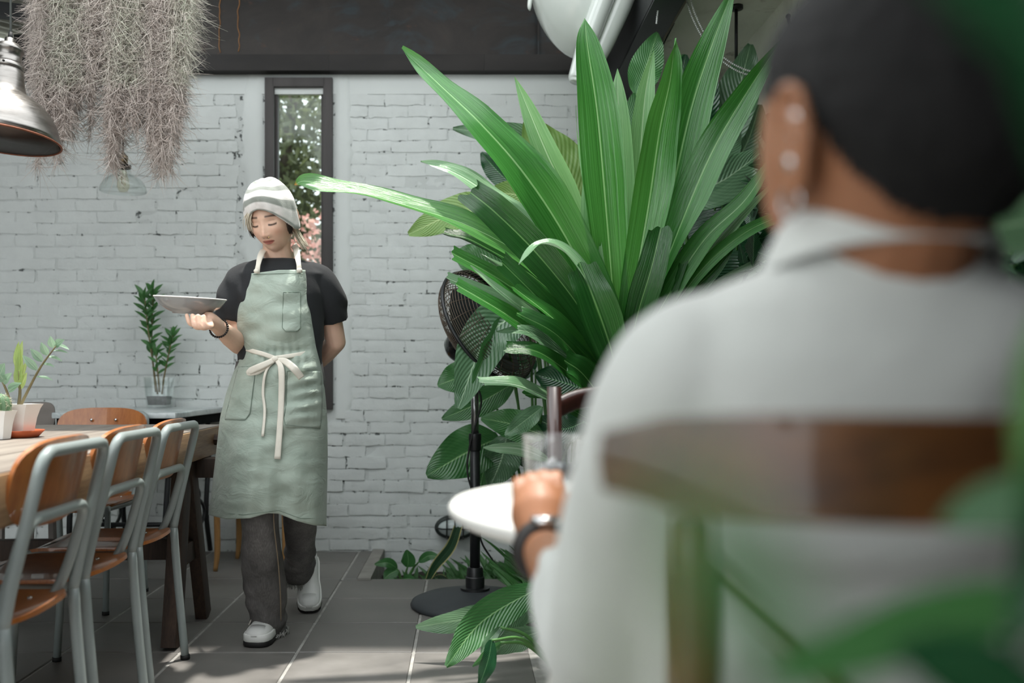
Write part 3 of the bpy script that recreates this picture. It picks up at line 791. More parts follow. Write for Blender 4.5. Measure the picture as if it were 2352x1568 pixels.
# ---- pendant lamps
def metalmat():
    k = NT('spun_aluminium'); co = k.coord('Object', (1, 1, 6)); n1 = k.noise(co, 6, 6, .6); n2 = k.noise(co, 22, 5, .7)
    k.l(k.ramp(n1, [(.3, hexc('#77736f')), (.7, hexc('#a19d99'))]), k.b.inputs['Base Color']); k.b.inputs['Metallic'].default_value = 1
    k.l(k.ramp(n2, [(.3, (.26, .26, .26)), (.7, (.40, .40, .40))]), k.b.inputs['Roughness']); return k.m
m_alu = metalmat(); m_rim = M('rusty_rim', '#7b4a35', .6, metal=.4, var=.3, scale=30)
m_inner = M('tarnished_inner_face', '#4a3a33', .45, metal=.6, var=.4, scale=10)
ly = 3.25; lc = P(20, 330, ly); lx, lz = lc[0], P(0, 323, ly)[2]
lamp = empty('pendant_lamp', (lx, ly, lz), 'dented aluminium dome pendant lamp at the left edge', 'lamp')
def tl(V): return rot(V, Euler((math.radians(-3), math.radians(4), 0)).to_matrix(), (lx, ly, lz+.3))
def lampart(nm, prof, mat, n=40, close=False, parent=None):
    V, F = lathe(prof, n, (lx, ly, lz), close); return obj(nm, (tl(V), F), mat, parent or lamp)
dome = [(.194, 0), (.190, .022), (.178, .060), (.155, .100), (.122, .132), (.090, .150), (.068, .166), (.060, .196), (.055, .23), (.052, .248)]
sh = lampart('lamp_shade', dome, m_alu)
lampart('shade_lining', [(r-.003, z) for r, z in dome], m_inner)
V, F = tube([(lx+.1945*math.cos(a), ly+.1945*math.sin(a), lz) for a in np.linspace(0, 2*PI, 48, endpoint=False)], .0035, 6, closed=True); obj('rim', (tl(V), F), m_rim, lamp)
lampart('lamp_cap', [(.053, .246), (.055, .25), (.053, .262), (.047, .264), (.045, .27), (.043, .272), (.043, .305), (.049, .309), (.046, .320), (.034, .332), (.018, .338), (.017, .352), (.0, .353)], m_alu, 28)
obj('screw', (tl(ball((lx+.012, ly-.053, lz+.256), .0045, 8, 6)[0]), ball((0, 0, 0), 1, 8, 6)[1]), m_rubber, lamp)
lampart('bulb', [(0, .035), (.02, .042), (.03, .07), (.026, .10), (.016, .13), (.015, .15)], M('frosted_bulb', '#d8d4cc', .4), 20)
m_cord = M('grey_cable', '#5b605e', .6)
cap = tl(np.array([(lx, ly, lz+.345), (lx, ly, lz+.375)]))
obj('cord_grip', tube(cap, [.009, .007], 10), m_rubber, lamp)
obj('cord', tube([cap[1]-(0, 0, .005), (cap[1][0]-.002, ly, 3.2)], .004, 8), m_cord, lamp)
# clear glass pendant
gy = 4.55; g0 = P(283, 440, gy); gx, gz = g0[0], g0[2]
gp = empty('glass_pendant', (gx, gy, gz), 'clear glass pendant lamp with a filament bulb below the moss', 'lamp')
m_thin = pane_mat('thin_lamp_glass', (.97, .985, .98), .03)
obj('lamp_shade', lathe([(.107, .0), (.103, .024), (.088, .05), (.06, .072), (.036, .083), (.032, .118), (.034, .118), (.038, .085), (.062, .074), (.09, .052), (.105, .025), (.109, 0)], 36, (gx, gy, gz)), m_thin, gp)
obj('collar', lathe([(.028, .110), (.036, .112), (.037, .126), (.026, .13)], 24, (gx, gy, gz)), m_rubber, gp)
obj('socket', lathe([(.021, .128), (.022, .158), (.024, .162), (.022, .172), (.012, .180), (.006, .19), (0, .191)], 24, (gx, gy, gz)), M('aged_brass', '#8d7f62', .3, metal=1.), gp)
obj('bulb', lathe([(0, -.004), (.018, 0), (.029, .02), (.03, .036), (.022, .07), (.014, .105), (.013, .12)], 24, (gx, gy, gz)), pane_mat('bulb_glass', (1, .97, .88), .08), gp)
fil = [(gx+.010*math.cos(a), gy+.010*math.sin(a), gz+.03+.05*((i % 2))) for i, a in enumerate(np.linspace(0, 2*PI, 9))]
obj('filament', tube(fil, .0009, 5), M('filament_wire', '#b08a4a', .4, metal=.6), gp)
obj('cord', tube([(gx, gy, gz+.188), (gx, gy, 3.3)], .0035, 8), m_rubber, gp)
# black boxes (loudspeakers) under the roof
for pxa, pxb, pya, pyb, yy, lab in ((30, 72, 78, 124, 4.9, 'upper black loudspeaker box under the corrugated roof'), (36, 72, 126, 175, 4.9, 'lower black loudspeaker box under the corrugated roof')):
    a, b = P(pxa, pyb, yy), P(pxb, pya, yy)
    sb = empty('loudspeaker', (a[0], yy, a[2]), lab, 'loudspeaker')
    obj('cabinet', box(a[0], b[0], yy, yy+.2, a[2], b[2], .006), m_black, sb, sharp=40)
    obj('grille', box(a[0]+.012, b[0]-.012, yy-.006, yy+.001, a[2]+.012, b[2]-.012, .002), m_rubber, sb, sharp=40)

# ---- hanging moss (stuff)
def moss():
    r = np.random.default_rng(21); my = 3.85
    ends = [(80, 250), (92, 385), (100, 300), (115, 340), (130, 380), (142, 300), (155, 330), (168, 318), (180, 250), (196, 230), (212, 318), (222, 210), (238, 190), (250, 330), (262, 400), (272, 385), (284, 310), (296, 230), (312, 300), (325, 320), (338, 260), (352, 360), (364, 392), (378, 412), (390, 396), (402, 380), (412, 330), (422, 290), (432, 180), (440, 120)]
    P0, P1, wd = [], [], []
    for x, ye in ends:
        for q in range(9):
            xx = x+r.normal(0, 7); yb = ye-abs(r.normal(0, 45)) if q else ye
            P0.append((xx, -70)); P1.append((xx-r.uniform(0, 10)+(x-250)*-.02, yb)); wd.append(r.uniform(.003, .010))
    P0, P1, wd = np.array(P0), np.array(P1), np.array(wd); n = len(P0); N = 52000
    L = np.abs(P1[:, 1]-P0[:, 1]); pick = r.choice(n, N, p=L/L.sum()); t = r.random(N)
    px = P0[pick, 0]*(1-t)+P1[pick, 0]*t+np.sin(t*9+pick)*3; py = P0[pick, 1]*(1-t)+P1[pick, 1]*t
    Y = my+np.sin(pick*1.7)*.13+r.normal(0, .02, N)
    b = np.stack([(px-VPX)*Y/FPX, Y, CAM_H-(py-VPY)*Y/FPX], 1)
    thin = (1-.72*t**3)[:, None]
    b += r.normal(0, 1, (N, 3))*wd[pick][:, None]*np.array((1, 1, .6))*thin
    out = r.normal(0, 1, (N, 3)); out[:, 2] = r.normal(-1.3, .75, N); out /= np.linalg.norm(out, axis=1)[:, None]
    ln = r.uniform(.02, .07, N)[:, None]; curl = r.normal(0, .55, (N, 3))
    s = np.linspace(0, 1, 5)
    pts = b[:, None, :]+ln[:, None, :]*(out[:, None, :]*s[None, :, None]+curl[:, None, :]*(s**2)[None, :, None]+np.array((0, 0, -.25))*(s**2)[None, :, None]*0)
    a1 = np.cross(out, r.normal(size=(N, 3))); a1 /= np.linalg.norm(a1, axis=1)[:, None]; a2 = np.cross(out, a1)
    rad = (r.uniform(.0007, .0012, N)[:, None]*np.array((1.1, 1, .9, .7, .25))[None, :])
    ang3 = np.array((0, 2*PI/3, 4*PI/3))
    ring = np.cos(ang3)[None, :, None]*a1[:, None, :]+np.sin(ang3)[None, :, None]*a2[:, None, :]
    V = (pts[:, :, None, :]+rad[:, :, None, None]*ring[:, None, :, :]).reshape(-1, 3)
    base = (np.arange(N)*15)[:, None]; F = []
    for i in range(4):
        for k in range(3): F.append(np.stack([base[:, 0]+i*3+k, base[:, 0]+i*3+(k+1) % 3, base[:, 0]+(i+1)*3+(k+1) % 3, base[:, 0]+(i+1)*3+k], 1))
    g = np.clip(.5+.5*np.sin(px*.045+1.0), 0, 1)*(py < 190)*r.random(N)
    c = np.array(hexc('#cfc4bd'))[None]*(1-g[:, None])+np.array(hexc('#cdd3bf'))[None]*g[:, None]
    c = c*r.uniform(.75, 1.25, N)[:, None]
    return V, np.concatenate(F), np.repeat(c, 15, 0)
mV, mF, mC = moss()
mo = obj('hanging_moss', (mV, mF), tintmat('spanish_moss', .7, spec=.2), attr=mC)
tag(mo, 'thick curtain of pale grey Spanish moss hanging from the roof', 'moss', kind='stuff')
tag(obj('moss_rail', tube([P(60, -68, 3.85), P(455, -68, 3.85)], .012, 8), m_black), 'thin black rail that carries the hanging moss', 'rail')

# ---- white glazed hanging form
m_white = M('glossy_white_shell', '#cdd3cd', .16, var=.03, coat=.6)
wy_ = 4.4; wc0 = P(1322, -40, wy_)
hs = empty('white_hanging_sculpture', (wc0[0], wy_, P(0, 133, wy_)[2]), 'glossy white rounded shell with tubes hanging by the black beam', 'sculpture')
V, F = ball((0, 0, 0), 1, 40, 28); V = V*np.array((.215, .25, .355))
V[:, 0] *= 1-.10*(V[:, 2] < 0)*(V[:, 2]/.355)**2
V = rot(V, Euler((0, math.radians(-9), 0)).to_matrix())
obj('shell', (V+wc0, F), m_white, hs)
pt = [P(1222, -80, wy_-.02), P(1219, -20, wy_-.03), P(1216, 14, wy_-.03), P(1217, 24, wy_-.02)]
obj('seam', tube(crom(pt, 14), [.010, .012, .010, .004], 8), m_white, hs)
def whitetube(pts, rs): obj('tube', tube(crom(pts, 24), rs, 16), m_white, hs)
whitetube([P(1408, -60, wy_-.25), P(1378, 20, wy_-.2), P(1345, 110, wy_-.15), P(1327, 172, wy_-.12), P(1322, 190, wy_-.12)], [.050, .048, .046, .042, .040, .028])
whitetube([P(1445, -50, wy_-.2), P(1415, 30, wy_-.15), P(1372, 130, wy_-.1), P(1348, 185, wy_-.08), P(1345, 196, wy_-.08)], [.060, .058, .05, .036, .03, .02])
whitetube([P(1330, -180, wy_), P(1335, -330, wy_)], [.02, .02])

# ---- pedestal fan
fy = 4.0; fx = P(1091, 1390, fy)[0]
m_fanb = M('satin_black_metal', '#1b1c1e', .4, var=.15, scale=9); m_fbase = M('dusty_black_base', '#34383b', .6, var=.15, scale=12)
m_chrome = M('grey_chrome_pole', '#8c8c8c', .25, metal=.9)
fan = empty('pedestal_fan', (fx, fy, 0), 'tall black pedestal fan among the leaves', 'fan')
obj('base', lathe([(.27, .0), (.274, .008), (.268, .02), (.24, .032), (.15, .05), (.07, .066), (.0, .068)], 48, (fx, fy, 0)), m_fbase, fan)
obj('hub', lathe([(.062, .064), (.062, .076), (.04, .078), (.04, .12), (.036, .124), (.034, .155), (.03, .162), (.0, .163)], 28, (fx, fy, 0)), m_fanb, fan, sharp=35)
obj('pole', lathe([(.0215, .16), (.0215, .70)], 20, (fx, fy, 0)), m_fanb, fan)
obj('pole', lathe([(.0165, .70), (.0165, .965)], 20, (fx, fy, 0)), m_chrome, fan)
gr = [(.024+.0015*(i % 2), .655+.0001*i) for i in range(2)]
obj('collar', lathe([(.0225, .655), (.026, .66), (.026, .70), (.0275, .703), (.026, .727), (.017, .73)], 24, (fx, fy, 0)), m_fanb, fan, sharp=35)
fc = P(1122, 748, fy-.02); ax = unit((.66, -.52, .46))
s1 = unit(np.cross(ax, (0, 0, 1))); s2 = np.cross(s1, ax)
def fpt(r, a, h): return fc+s1*r*math.cos(a)+s2*r*math.sin(a)+ax*h
obj('neck', tube(crom([(fx, fy, .95), (fx-.005, fy, 1.02), fc-ax*.15+np.array((0, 0, -.06)), fc-ax*.15], 14), [.02, .026, .03, .03], 12), m_fanb, fan)
mot = []
for h, r in ((-.235, .004), (-.232, .035), (-.21, .062), (-.17, .075), (-.12, .078), (-.085, .07), (-.08, .02)):
    mot.append([fpt(r, a, h) for a in np.linspace(0, 2*PI, 28, endpoint=False)])
obj('motor', loft(mot), M('glossy_black_plastic', '#121314', .18, coat=.5), fan)
RC = .262; m_wire = M('brown_grey_wire', '#54493f', .35, metal=.7)
def cage(profile, nr, nm, label=None):
    parts = []
    for (r, h) in profile: parts.append(tube([fpt(r, a, h) for a in np.linspace(0, 2*PI, 56, endpoint=False)], .0019, 4, closed=True))
    pr = np.array(profile)
    for a in np.linspace(0, 2*PI, nr, endpoint=False): parts.append(tube([fpt(r, a+.35*(1-r/RC), h) for r, h in pr], .0019, 4))
    o = obj(nm, cat(parts), m_wire, fan); return tag(o, kind='stuff')
front = [(RC*math.sin(q)**.8, .012+.085*math.cos(q)) for q in np.linspace(.28, PI/2, 15)]
rear = [(RC*math.sin(q)**.8, -.012-.085*math.cos(q)) for q in np.linspace(.28, PI/2, 15)]
cage(front, 22, 'front_cage'); cage(rear, 22, 'rear_cage')
obj('rim', tube([fpt(RC+.002, a, 0) for a in np.linspace(0, 2*PI, 60, endpoint=False)], .008, 8, closed=True, flat=1), m_fanb, fan)
obj('badge', loft([[fpt(.045, a, .096) for a in np.linspace(0, 2*PI, 24, endpoint=False)], [fpt(.042, a, .106) for a in np.linspace(0, 2*PI, 24, endpoint=False)]]), m_fanb, fan)
m_blade = M('dark_fan_blade', '#2a2c2e', .35)
for q in range(3):
    A = np.zeros((8, 9, 3))
    for i, r in enumerate(np.linspace(.03, .225, 8)):
        wda = .35+.55*math.sin(PI*min(1, (r-.03)/.21))*.8
        for j, a in enumerate(np.linspace(-wda, wda, 9)): A[i, j] = fpt(r, q*2*PI/3+a+.3*r/.2, -.005+.035*a)
    obj('blade', grid(A), m_blade, fan)
cordp = crom([(fx+.01, fy-.02, .93), (fx+.025, fy-.02, .85), (fx-.022, fy-.024, .68), (fx-.03, fy-.03, .55), (fx+.022, fy-.03, .40), (fx+.024, fy+.0, .28), (fx+.08, fy+.02, .18), (fx+.17, fy-.02, .06), (fx+.24, fy-.05, .015)], 50)
obj('cord', tube(cordp, .004, 6), m_rubber, fan)

# ---- bulkhead lamp on the wall near the floor
by_ = WY-.02; bc = P(1045, 1213, by_-.06)
bl = empty('bulkhead_light', (bc[0], by_, bc[2]-.06), 'oval caged bulkhead light low on the brick wall', 'lamp')
def oval(sx, sz, y, n=40): return [(bc[0]+sx*math.cos(a), y, bc[2]+sz*math.sin(a)) for a in np.linspace(0, 2*PI, n, endpoint=False)]
obj('housing', loft([oval(.112, .066, by_+.012), oval(.114, .068, by_-.03), oval(.108, .062, by_-.045), oval(.098, .053, by_-.045)]), M('dark_green_enamel', '#27302d', .5), bl)
obj('lens', loft([oval(.095, .05, by_-.04), oval(.09, .046, by_-.06), oval(.06, .03, by_-.078), oval(.02, .01, by_-.084)]), M('ribbed_lens_glass', '#b9c2c1', .15, var=.1, scale=20, bump=.3, bscale=30), bl)
for q in (-.045, 0.0, .045):
    obj('guard_bar', tube([(bc[0]+q, by_-.04, bc[2]+.062), (bc[0]+q, by_-.092, bc[2]+.035), (bc[0]+q, by_-.095, bc[2]), (bc[0]+q, by_-.092, bc[2]-.035), (bc[0]+q, by_-.04, bc[2]-.062)], .004, 6), m_fanb, bl)
obj('guard_bar', tube([(bc[0]-.11, by_-.04, bc[2]), (bc[0]-.07, by_-.09, bc[2]), (bc[0]+.07, by_-.09, bc[2]), (bc[0]+.11, by_-.04, bc[2])], .004, 6), m_fanb, bl)

# ---- round cafe table, glass, and the dark chair opposite
m_white_top = M('white_table_top', '#e3e2dd', .3, var=.03, coat=.3)
rt = empty('round_cafe_table', (.40, 1.56, 0), 'round white cafe table in front of the seated customer', 'table')
RX, RY_, RZ = .40, 1.56, .752
obj('table_top', lathe([(0, RZ-.03), (.41, RZ-.03), (.425, RZ-.02), (.427, RZ-.008), (.42, RZ), (0, RZ)], 72, (RX, RY_, 0)), m_white_top, rt)
obj('pedestal', lathe([(.03, .03), (.03, RZ-.03)], 20, (RX, RY_, 0)), m_iron, rt)
obj('foot', lathe([(.22, 0), (.22, .012), (.06, .035), (0, .035)], 40, (RX, RY_, 0)), m_iron, rt)
tgx, tgy = P(1276, 1100, 1.42)[0], 1.42
gl = empty('water_glass', (tgx, tgy, RZ), 'clear tumbler of iced water on the round white table', 'glass')
obj('tumbler', lathe([(0, RZ+.0005), (.040, RZ+.0005), (.043, RZ+.004), (.050, RZ+.118), (.0475, RZ+.118), (.041, RZ+.012), (0, RZ+.010)], 36, (tgx, tgy, 0)), glassmat('tumbler_glass'), gl)
obj('water', lathe([(0, RZ+.0115), (.0405, RZ+.0125), (.0450, RZ+.075), (0, RZ+.075)], 36, (tgx, tgy, 0)), glassmat('water', (1, 1, 1), 0, 1.33), gl)
for q in range(4):
    a = q*1.7; V, F = box(-.013, .013, -.013, .013, -.013, .013, .004)
    V = rot(V, Euler((q, q*.7, a)).to_matrix()); obj('ice_cube', (V+np.array((tgx+.02*math.cos(a), tgy+.02*math.sin(a), RZ+.062)), F), pane_mat('ice', (.93, .96, .97), .12), gl)
m_mahog = wood('dark_mahogany', '#1d0f0c', '#3d211b', .3, axis=2, scale=4, coat=.5)
dk = empty('dark_bentwood_chair', (.42, 2.25, 0), 'dark wooden chair on the far side of the round table', 'chair')
dy_ = 2.22; dxl = P(1273, 950, dy_)[0]; dxr = dxl+.40
ztop = P(0, 888, dy_)[2]
for x in (dxl, dxr):
    obj('post', tube([(x+.005, dy_+.02, 0), (x+.004, dy_, .45), (x, dy_-.0, ztop)], [.016, .018, .017], 14), m_mahog, dk)
    obj('leg', tube([(x+(.02 if x == dxl else -.02), dy_-.36, 0), (x+(.02 if x == dxl else -.02), dy_-.34, .44)], [.013, .018], 12), m_mahog, dk)
zr = P(0, 935, dy_)[2]
obj('back_rail', tube(crom([(dxl, dy_, zr-.005), (dxl+.07, dy_+.04, zr+.02), ((dxl+dxr)/2, dy_+.07, zr+.03), (dxr-.07, dy_+.04, zr+.02), (dxr, dy_, zr-.005)], 24), .015, 10, flat=1.6), m_mahog, dk)
for q in (.25, .5, .75): obj('spindle', tube([(dxl+.4*q, dy_+.05+.02*math.sin(PI*q), zr+.01), (dxl+.4*q, dy_-.01, .46)], .009, 8), m_mahog, dk)
obj('seat', box(dxl-.01, dxr+.01, dy_-.38, dy_+.02, .44, .465, .010), m_mahog, dk, sharp=40)

# ---- the customer's cross-back chair
m_bent = wood('warm_bentwood', '#2e1c10', '#74481f', .35, axis=0, scale=3, coat=.4)
kx, ky = .288, .50
cb_ = empty('cross_back_chair', (kx, .72, 0), 'brown wooden cross-back chair carrying the seated customer', 'chair')
zt = .925
def rail(u, v): return (kx+u, ky+.055-.075*(1-(u/.2)**2), zt-.020+v)
obj('top_rail', bentpanel(.40, .055, .35, .020, rail, 24, 6), m_bent, cb_, sharp=50)
for s in (-1, 1):
    obj('post', tube(crom([(kx+s*.205, .58, 0), (kx+s*.20, .60, .30), (kx+s*.195, .585, .46), (kx+s*.160, .535, .72), (kx+s*.165, .515, .875)], 22), [.014, .017, .017, .015, .013], 12), m_bent, cb_)
    obj('leg', tube([(kx+s*.19, .98, 0), (kx+s*.17, .95, .44)], [.012, .017], 12), m_bent, cb_)
    obj('cross_brace', tube(crom([(kx-s*.155, .525, .85), (kx-s*.06, .485-.004*s, .76), (kx+s*.06, .50, .64), (kx+s*.185, .575, .49)], 18), .011, 10, flat=.6), m_bent, cb_)
    obj('scroll_end', lathe([(0, 0), (.022, .004), (.026, .014), (.022, .026), (0, .03)], 20, (0, 0, 0)), m_bent, cb_).location = Vector((kx+s*.188, .535, .885))-Vector(ORG[cb_.name])
obj('stretcher', tube([(kx-.185, .62, .2), (kx+.185, .62, .2)], .010, 8), m_bent, cb_)
obj('seat', lathe([(0, .44), (.20, .44), (.215, .452), (.21, .466), (0, .458)], 40, (kx, .76, 0)), m_bent, cb_)

# ---- beads, hook and rod on the right
m_pearl = M('white_pearl', '#d9dbd8', .25, coat=.4)
def beads(ctrl, d, lab, nm='bead_string'):
    c = crom(ctrl, 400); seg = np.linalg.norm(np.diff(c, axis=0), axis=1); s = np.concatenate([[0], np.cumsum(seg)])
    n = int(s[-1]/d); pos = np.stack([np.interp(np.arange(n)*d, s, c[:, i]) for i in range(3)], 1)
    o = obj(nm, cat([ball(p, d*.5, 8, 5) for p in pos]), m_pearl); tag(o, lab, 'bead string', 'pearl bead strings'); return o
yy = 3.95
beads([P(1512, -40, yy), P(1511, 20, yy), P(1507, 62, yy)], .0085, 'short pearl string hanging straight beside the black beam')
beads([P(1570, -30, yy), P(1590, 40, yy), P(1630, 110, yy), P(1680, 155, yy), P(1735, 172, yy), P(1790, 140, yy), P(1815, 62, yy)], .0085, 'lower pearl string swagged to the black hook')
beads([P(1578, -30, yy-.03), P(1600, 40, yy-.03), P(1640, 110, yy-.03), P(1690, 150, yy-.03), P(1745, 164, yy-.03), P(1795, 130, yy-.03), P(1822, 60, yy-.03)], .0085, 'upper pearl string swagged to the black hook')
beads([P(1822, 55, yy), P(1832, 100, yy), P(1845, 60, yy), P(1855, 20, yy), P(1870, -30, yy)], .0085, 'pearl string looped in a bunch at the black hook')
hk = P(1814, 48, yy)
tag(obj('wall_hook', cat([tube(crom([P(1811, 40, yy), P(1815, 58, yy), P(1826, 66, yy+.05), (1.41, yy+.12, hk[2]-.05)], 16), .007, 8), ball(P(1811, 38, yy), .011, 10, 8)]), m_iron), 'black ball-ended hook holding the pearl strings', 'hook')
ra = P(1691, 62, 4.2)
rd = empty('ceiling_rod', (ra[0], 4.2, ra[2]-.16), 'thin dark metal rod hanging from the concrete slab', 'rod')
obj('rod', tube([(ra[0], 4.2, ra[2]-.15), (ra[0], 4.2, 2.62)], .0075, 8), m_iron, rd)
obj('plate', lathe([(0, 2.605), (.03, 2.605), (.03, 2.62), (0, 2.62)], 16, (ra[0], 4.2, 0)), m_iron, rd)
cc_ = crom([P(1585, -20, 4.3), P(1560, 30, 4.35), P(1532, 85, 4.5), P(1500, 150, 4.7)], 20)
tag(obj('ceiling_cable', tube(cc_, .004, 6), m_rubber), 'thin dark cable running along the concrete slab', 'cable')
# shelf with bottles against the dark right wall
sh_ = empty('bar_shelf', (1.33, 2.75, 0), 'dark timber bar shelf on the right wall', 'shelf')
m_shelf = M('dark_bar_timber', '#0a0d0b', .9, var=.3, spec=.1)
for z in (.55, 1.10, 1.62): obj('board', box(1.22, 1.44, 2.2, 3.4, z-.025, z, .003), m_shelf, sh_, sharp=40)
for y in (2.2, 3.38): obj('upright', box(1.22, 1.44, y, y+.03, 0, 1.65, .003), m_shelf, sh_, sharp=40)
def bottle(x, y, z, h, col, lab, mt=None):
    b = empty('bottle', (x, y, z), lab, 'bottle', 'bottles on the dark shelf')
    g = glassmat('bottle_glass', col, .02)
    obj('glass_body', lathe([(0, z+.001), (.036, z+.001), (.038, z+.01), (.038, z+h*.6), (.03, z+h*.7), (.014, z+h*.78), (.0135, z+h*.95), (0, z+h*.95)], 24, (x, y, 0)), g, b)
    obj('stopper', lathe([(.012, z+h*.951), (.016, z+h*.955), (.016, z+h), (0, z+h)], 16, (x, y, 0)), m_pearl, b)
bottle(1.31, 2.47, 1.62, .24, (.55, .85, .9), 'pale teal bottle with a white stopper on the dark shelf')
bottle(1.33, 2.95, 1.62, .26, (.25, .35, .2), 'dark green bottle standing left on the shelf')
wg = empty('wine_glass', (1.25, 2.55, 1.10), 'clear stemmed glass on the dark shelf', 'glass')
wx_, wy2 = 1.27, 2.66
obj('bowl', lathe([(.004, 1.19), (.025, 1.20), (.04, 1.24), (.045, 1.29), (.0435, 1.29), (.038, 1.24), (.0, 1.203)], 24, (wx_, wy2, 0)), glassmat('wine_glass_bowl'), wg)
obj('stem', lathe([(.035, 1.1005), (.03, 1.104), (.004, 1.11), (.004, 1.192), (0, 1.193)], 20, (wx_, wy2, 0)), glassmat('wine_glass_stem'), wg)
# ================================================================== PLANTS
def strap(ctrl, wpx, roll=(0, 0), kind='point', fold=.28, n=34, cols=15, wave=.04, seed=0):
    """long leaf along a curve; ctrl rows (px, py, Y); wpx = widest, in photo pixels at that distance"""
    c = np.array([P(*p) for p in ctrl]); Ym = np.mean([p[2] for p in ctrl]); W = wpx*Ym/FPX
    p = crom(c, n); T = np.gradient(p, axis=0); T /= np.linalg.norm(T, axis=1)[:, None]
    view = unit(np.array((0, -1., .25))); r = np.random.default_rng(seed+int(wpx*7)+int(ctrl[0][0]))
    A = np.zeros((n, cols, 3)); uv = np.zeros((n, cols, 2)); ph = r.uniform(0, 6, 4); k1, k2 = r.uniform(1.2, 2.4), r.uniform(2.5, 4.5)
    for i in range(n):
        s = i/(n-1); t = T[i]; side = unit(np.cross(t, view)); nn = np.cross(side, t)
        a = math.radians(float(np.interp(s, np.linspace(0, 1, len(roll)), roll))); sd = side*math.cos(a)+nn*math.sin(a); nm = np.cross(sd, t)
        if kind == 'point': ww = W*min(1, .5+1.1*s)*(1-max(0, (s-.45)/.55)**1.9)**.95
        elif kind == 'cut': ww = W*min(1, .55+.9*s)*(1-.22*max(0, (s-.6)/.4))
        else: ww = W*(math.sin(PI*min(.985, s*.96+.02)**(.82))**.75)
        ww = max(ww, W*.015)
        for j in range(cols):
            u = -1+2*j/(cols-1)
            rip = wave*W*(abs(u)**2)*(math.sin(s*k1*6.28+ph[0]+(1.5 if u > 0 else 0))+.5*math.sin(s*k2*6.28+ph[1]+u))
            cutj = (T[i]*W*(.10*math.sin(u*2.3+ph[2])+.05*math.sin(u*7+ph[3])) if (kind == 'cut' and i == n-1) else 0)
            pl_ = 0 if kind == 'broad' else .018*ww*math.cos(j*PI)*(1-(1 if kind == 'cut' else .6)*s)
            A[i, j] = p[i]+sd*u*ww/2*(1-.12*fold*abs(u))+nm*(fold*abs(u)*ww*.42+rip+pl_)+cutj
            uv[i, j] = ((u+1)/2, s)
    V, F = grid(A); return V, F, uv.reshape(-1, 2)

m_crin = leafmat('crinum_leaf', '#2a6b26', '#529a48', '#93c480', trans=.22, rough=.22, tcol='#6fae4a')
m_crinp = leafmat('crinum_leaf_pale', '#5f9f5a', '#9dca90', '#c4e2b6', trans=.32, rough=.28, tcol='#8fbf74')
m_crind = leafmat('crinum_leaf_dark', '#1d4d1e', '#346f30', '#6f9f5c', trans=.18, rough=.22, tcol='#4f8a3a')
m_crint = leafmat('crinum_leaf_orange_tip', '#2f6f2a', '#68a552', '#9cc88a', trans=.2, rough=.2, tip='#d0692c')
m_shiny = leafmat('crinum_leaf_shiny', '#5b8f5c', '#a9c9a5', '#cfe2c8', trans=.15, rough=.14)
m_broad = leafmat('broad_veined_leaf', '#2f6a35', '#568f52', '#8dba7d', veins=20, trans=.3, rough=.33)
m_broadl = leafmat('broad_lime_leaf', '#6f9f4a', '#a7cb78', '#c8e09a', veins=20, trans=.42, rough=.4, tcol='#c0e070')
m_broadg = leafmat('broad_grey_green_leaf', '#47734f', '#7da27d', '#a9c8a2', veins=19, trans=.25, rough=.28)
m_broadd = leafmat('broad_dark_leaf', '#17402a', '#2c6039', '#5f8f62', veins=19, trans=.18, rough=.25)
m_snake = leafmat('snake_plant_leaf', '#1b3a22', '#335a3a', '#44684a', trans=.1, rough=.35, margin='#c9c184')

B0 = (1420, 850)
cr = empty('giant_crinum_lily', P(1425, 900, 3.40)*np.array((1, 1, 0)), 'huge strap-leaved lily plant filling the middle of the courtyard', 'plant')
Yb = 3.40
def L(mat, ctrl, w, roll=(0, 0), kind='point', fold=.28, wave=.035): obj('leaf', strap(ctrl, w, roll, kind, fold, wave=wave), mat, cr)
# upright centre
L(m_crin, [(1425, 860, Yb), (1410, 700, Yb-.05), (1392, 480, Yb-.12), (1372, 260, Yb-.16), (1350, 110, Yb-.16), (1343, 42, Yb-.15)], 104, (0, -8), fold=.22)
L(m_crinp, [(1430, 850, Yb+.06), (1430, 640, Yb+.05), (1424, 400, Yb+.05), (1420, 250, Yb+.05), (1418, 158, Yb+.06)], 66, (0, 10))
L(m_crinp, [(1420, 860, Yb-.08), (1390, 740, Yb-.1), (1362, 600, Yb-.1), (1352, 470, Yb-.08), (1345, 380, Yb-.06)], 52, (0, 10))
L(m_crin, [(1435, 860, Yb-.04), (1455, 680, Yb-.10), (1490, 470, Yb-.15), (1515, 300, Yb-.18), (1540, 180, Yb-.2), (1550, 88, Yb-.2)], 96, (12, 0, -10, -25, -50), fold=.38, wave=.05)
L(m_crin, [(1450, 850, Yb), (1500, 620, Yb), (1548, 420, Yb-.02), (1590, 240, Yb-.04), (1640, 90, Yb-.06), (1690, -40, Yb-.06)], 100, (0, 5))
L(m_crinp, [(1450, 840, Yb+.1), (1462, 600, Yb+.1), (1470, 380, Yb+.1), (1482, 220, Yb+.1), (1502, 115, Yb+.1)], 62, (20, -10), fold=.4)
L(m_crin, [(1455, 850, Yb+.02), (1510, 660, Yb), (1570, 500, Yb-.05), (1640, 340, Yb-.1), (1720, 205, Yb-.15), (1805, 78, Yb-.18)], 88, (75, 60, 20, -10, -10), fold=.32, wave=.05)
L(m_crinp, [(1430, 860, Yb+.15), (1475, 640, Yb+.14), (1505, 430, Yb+.12), (1520, 250, Yb+.1)], 60, (20, 0))
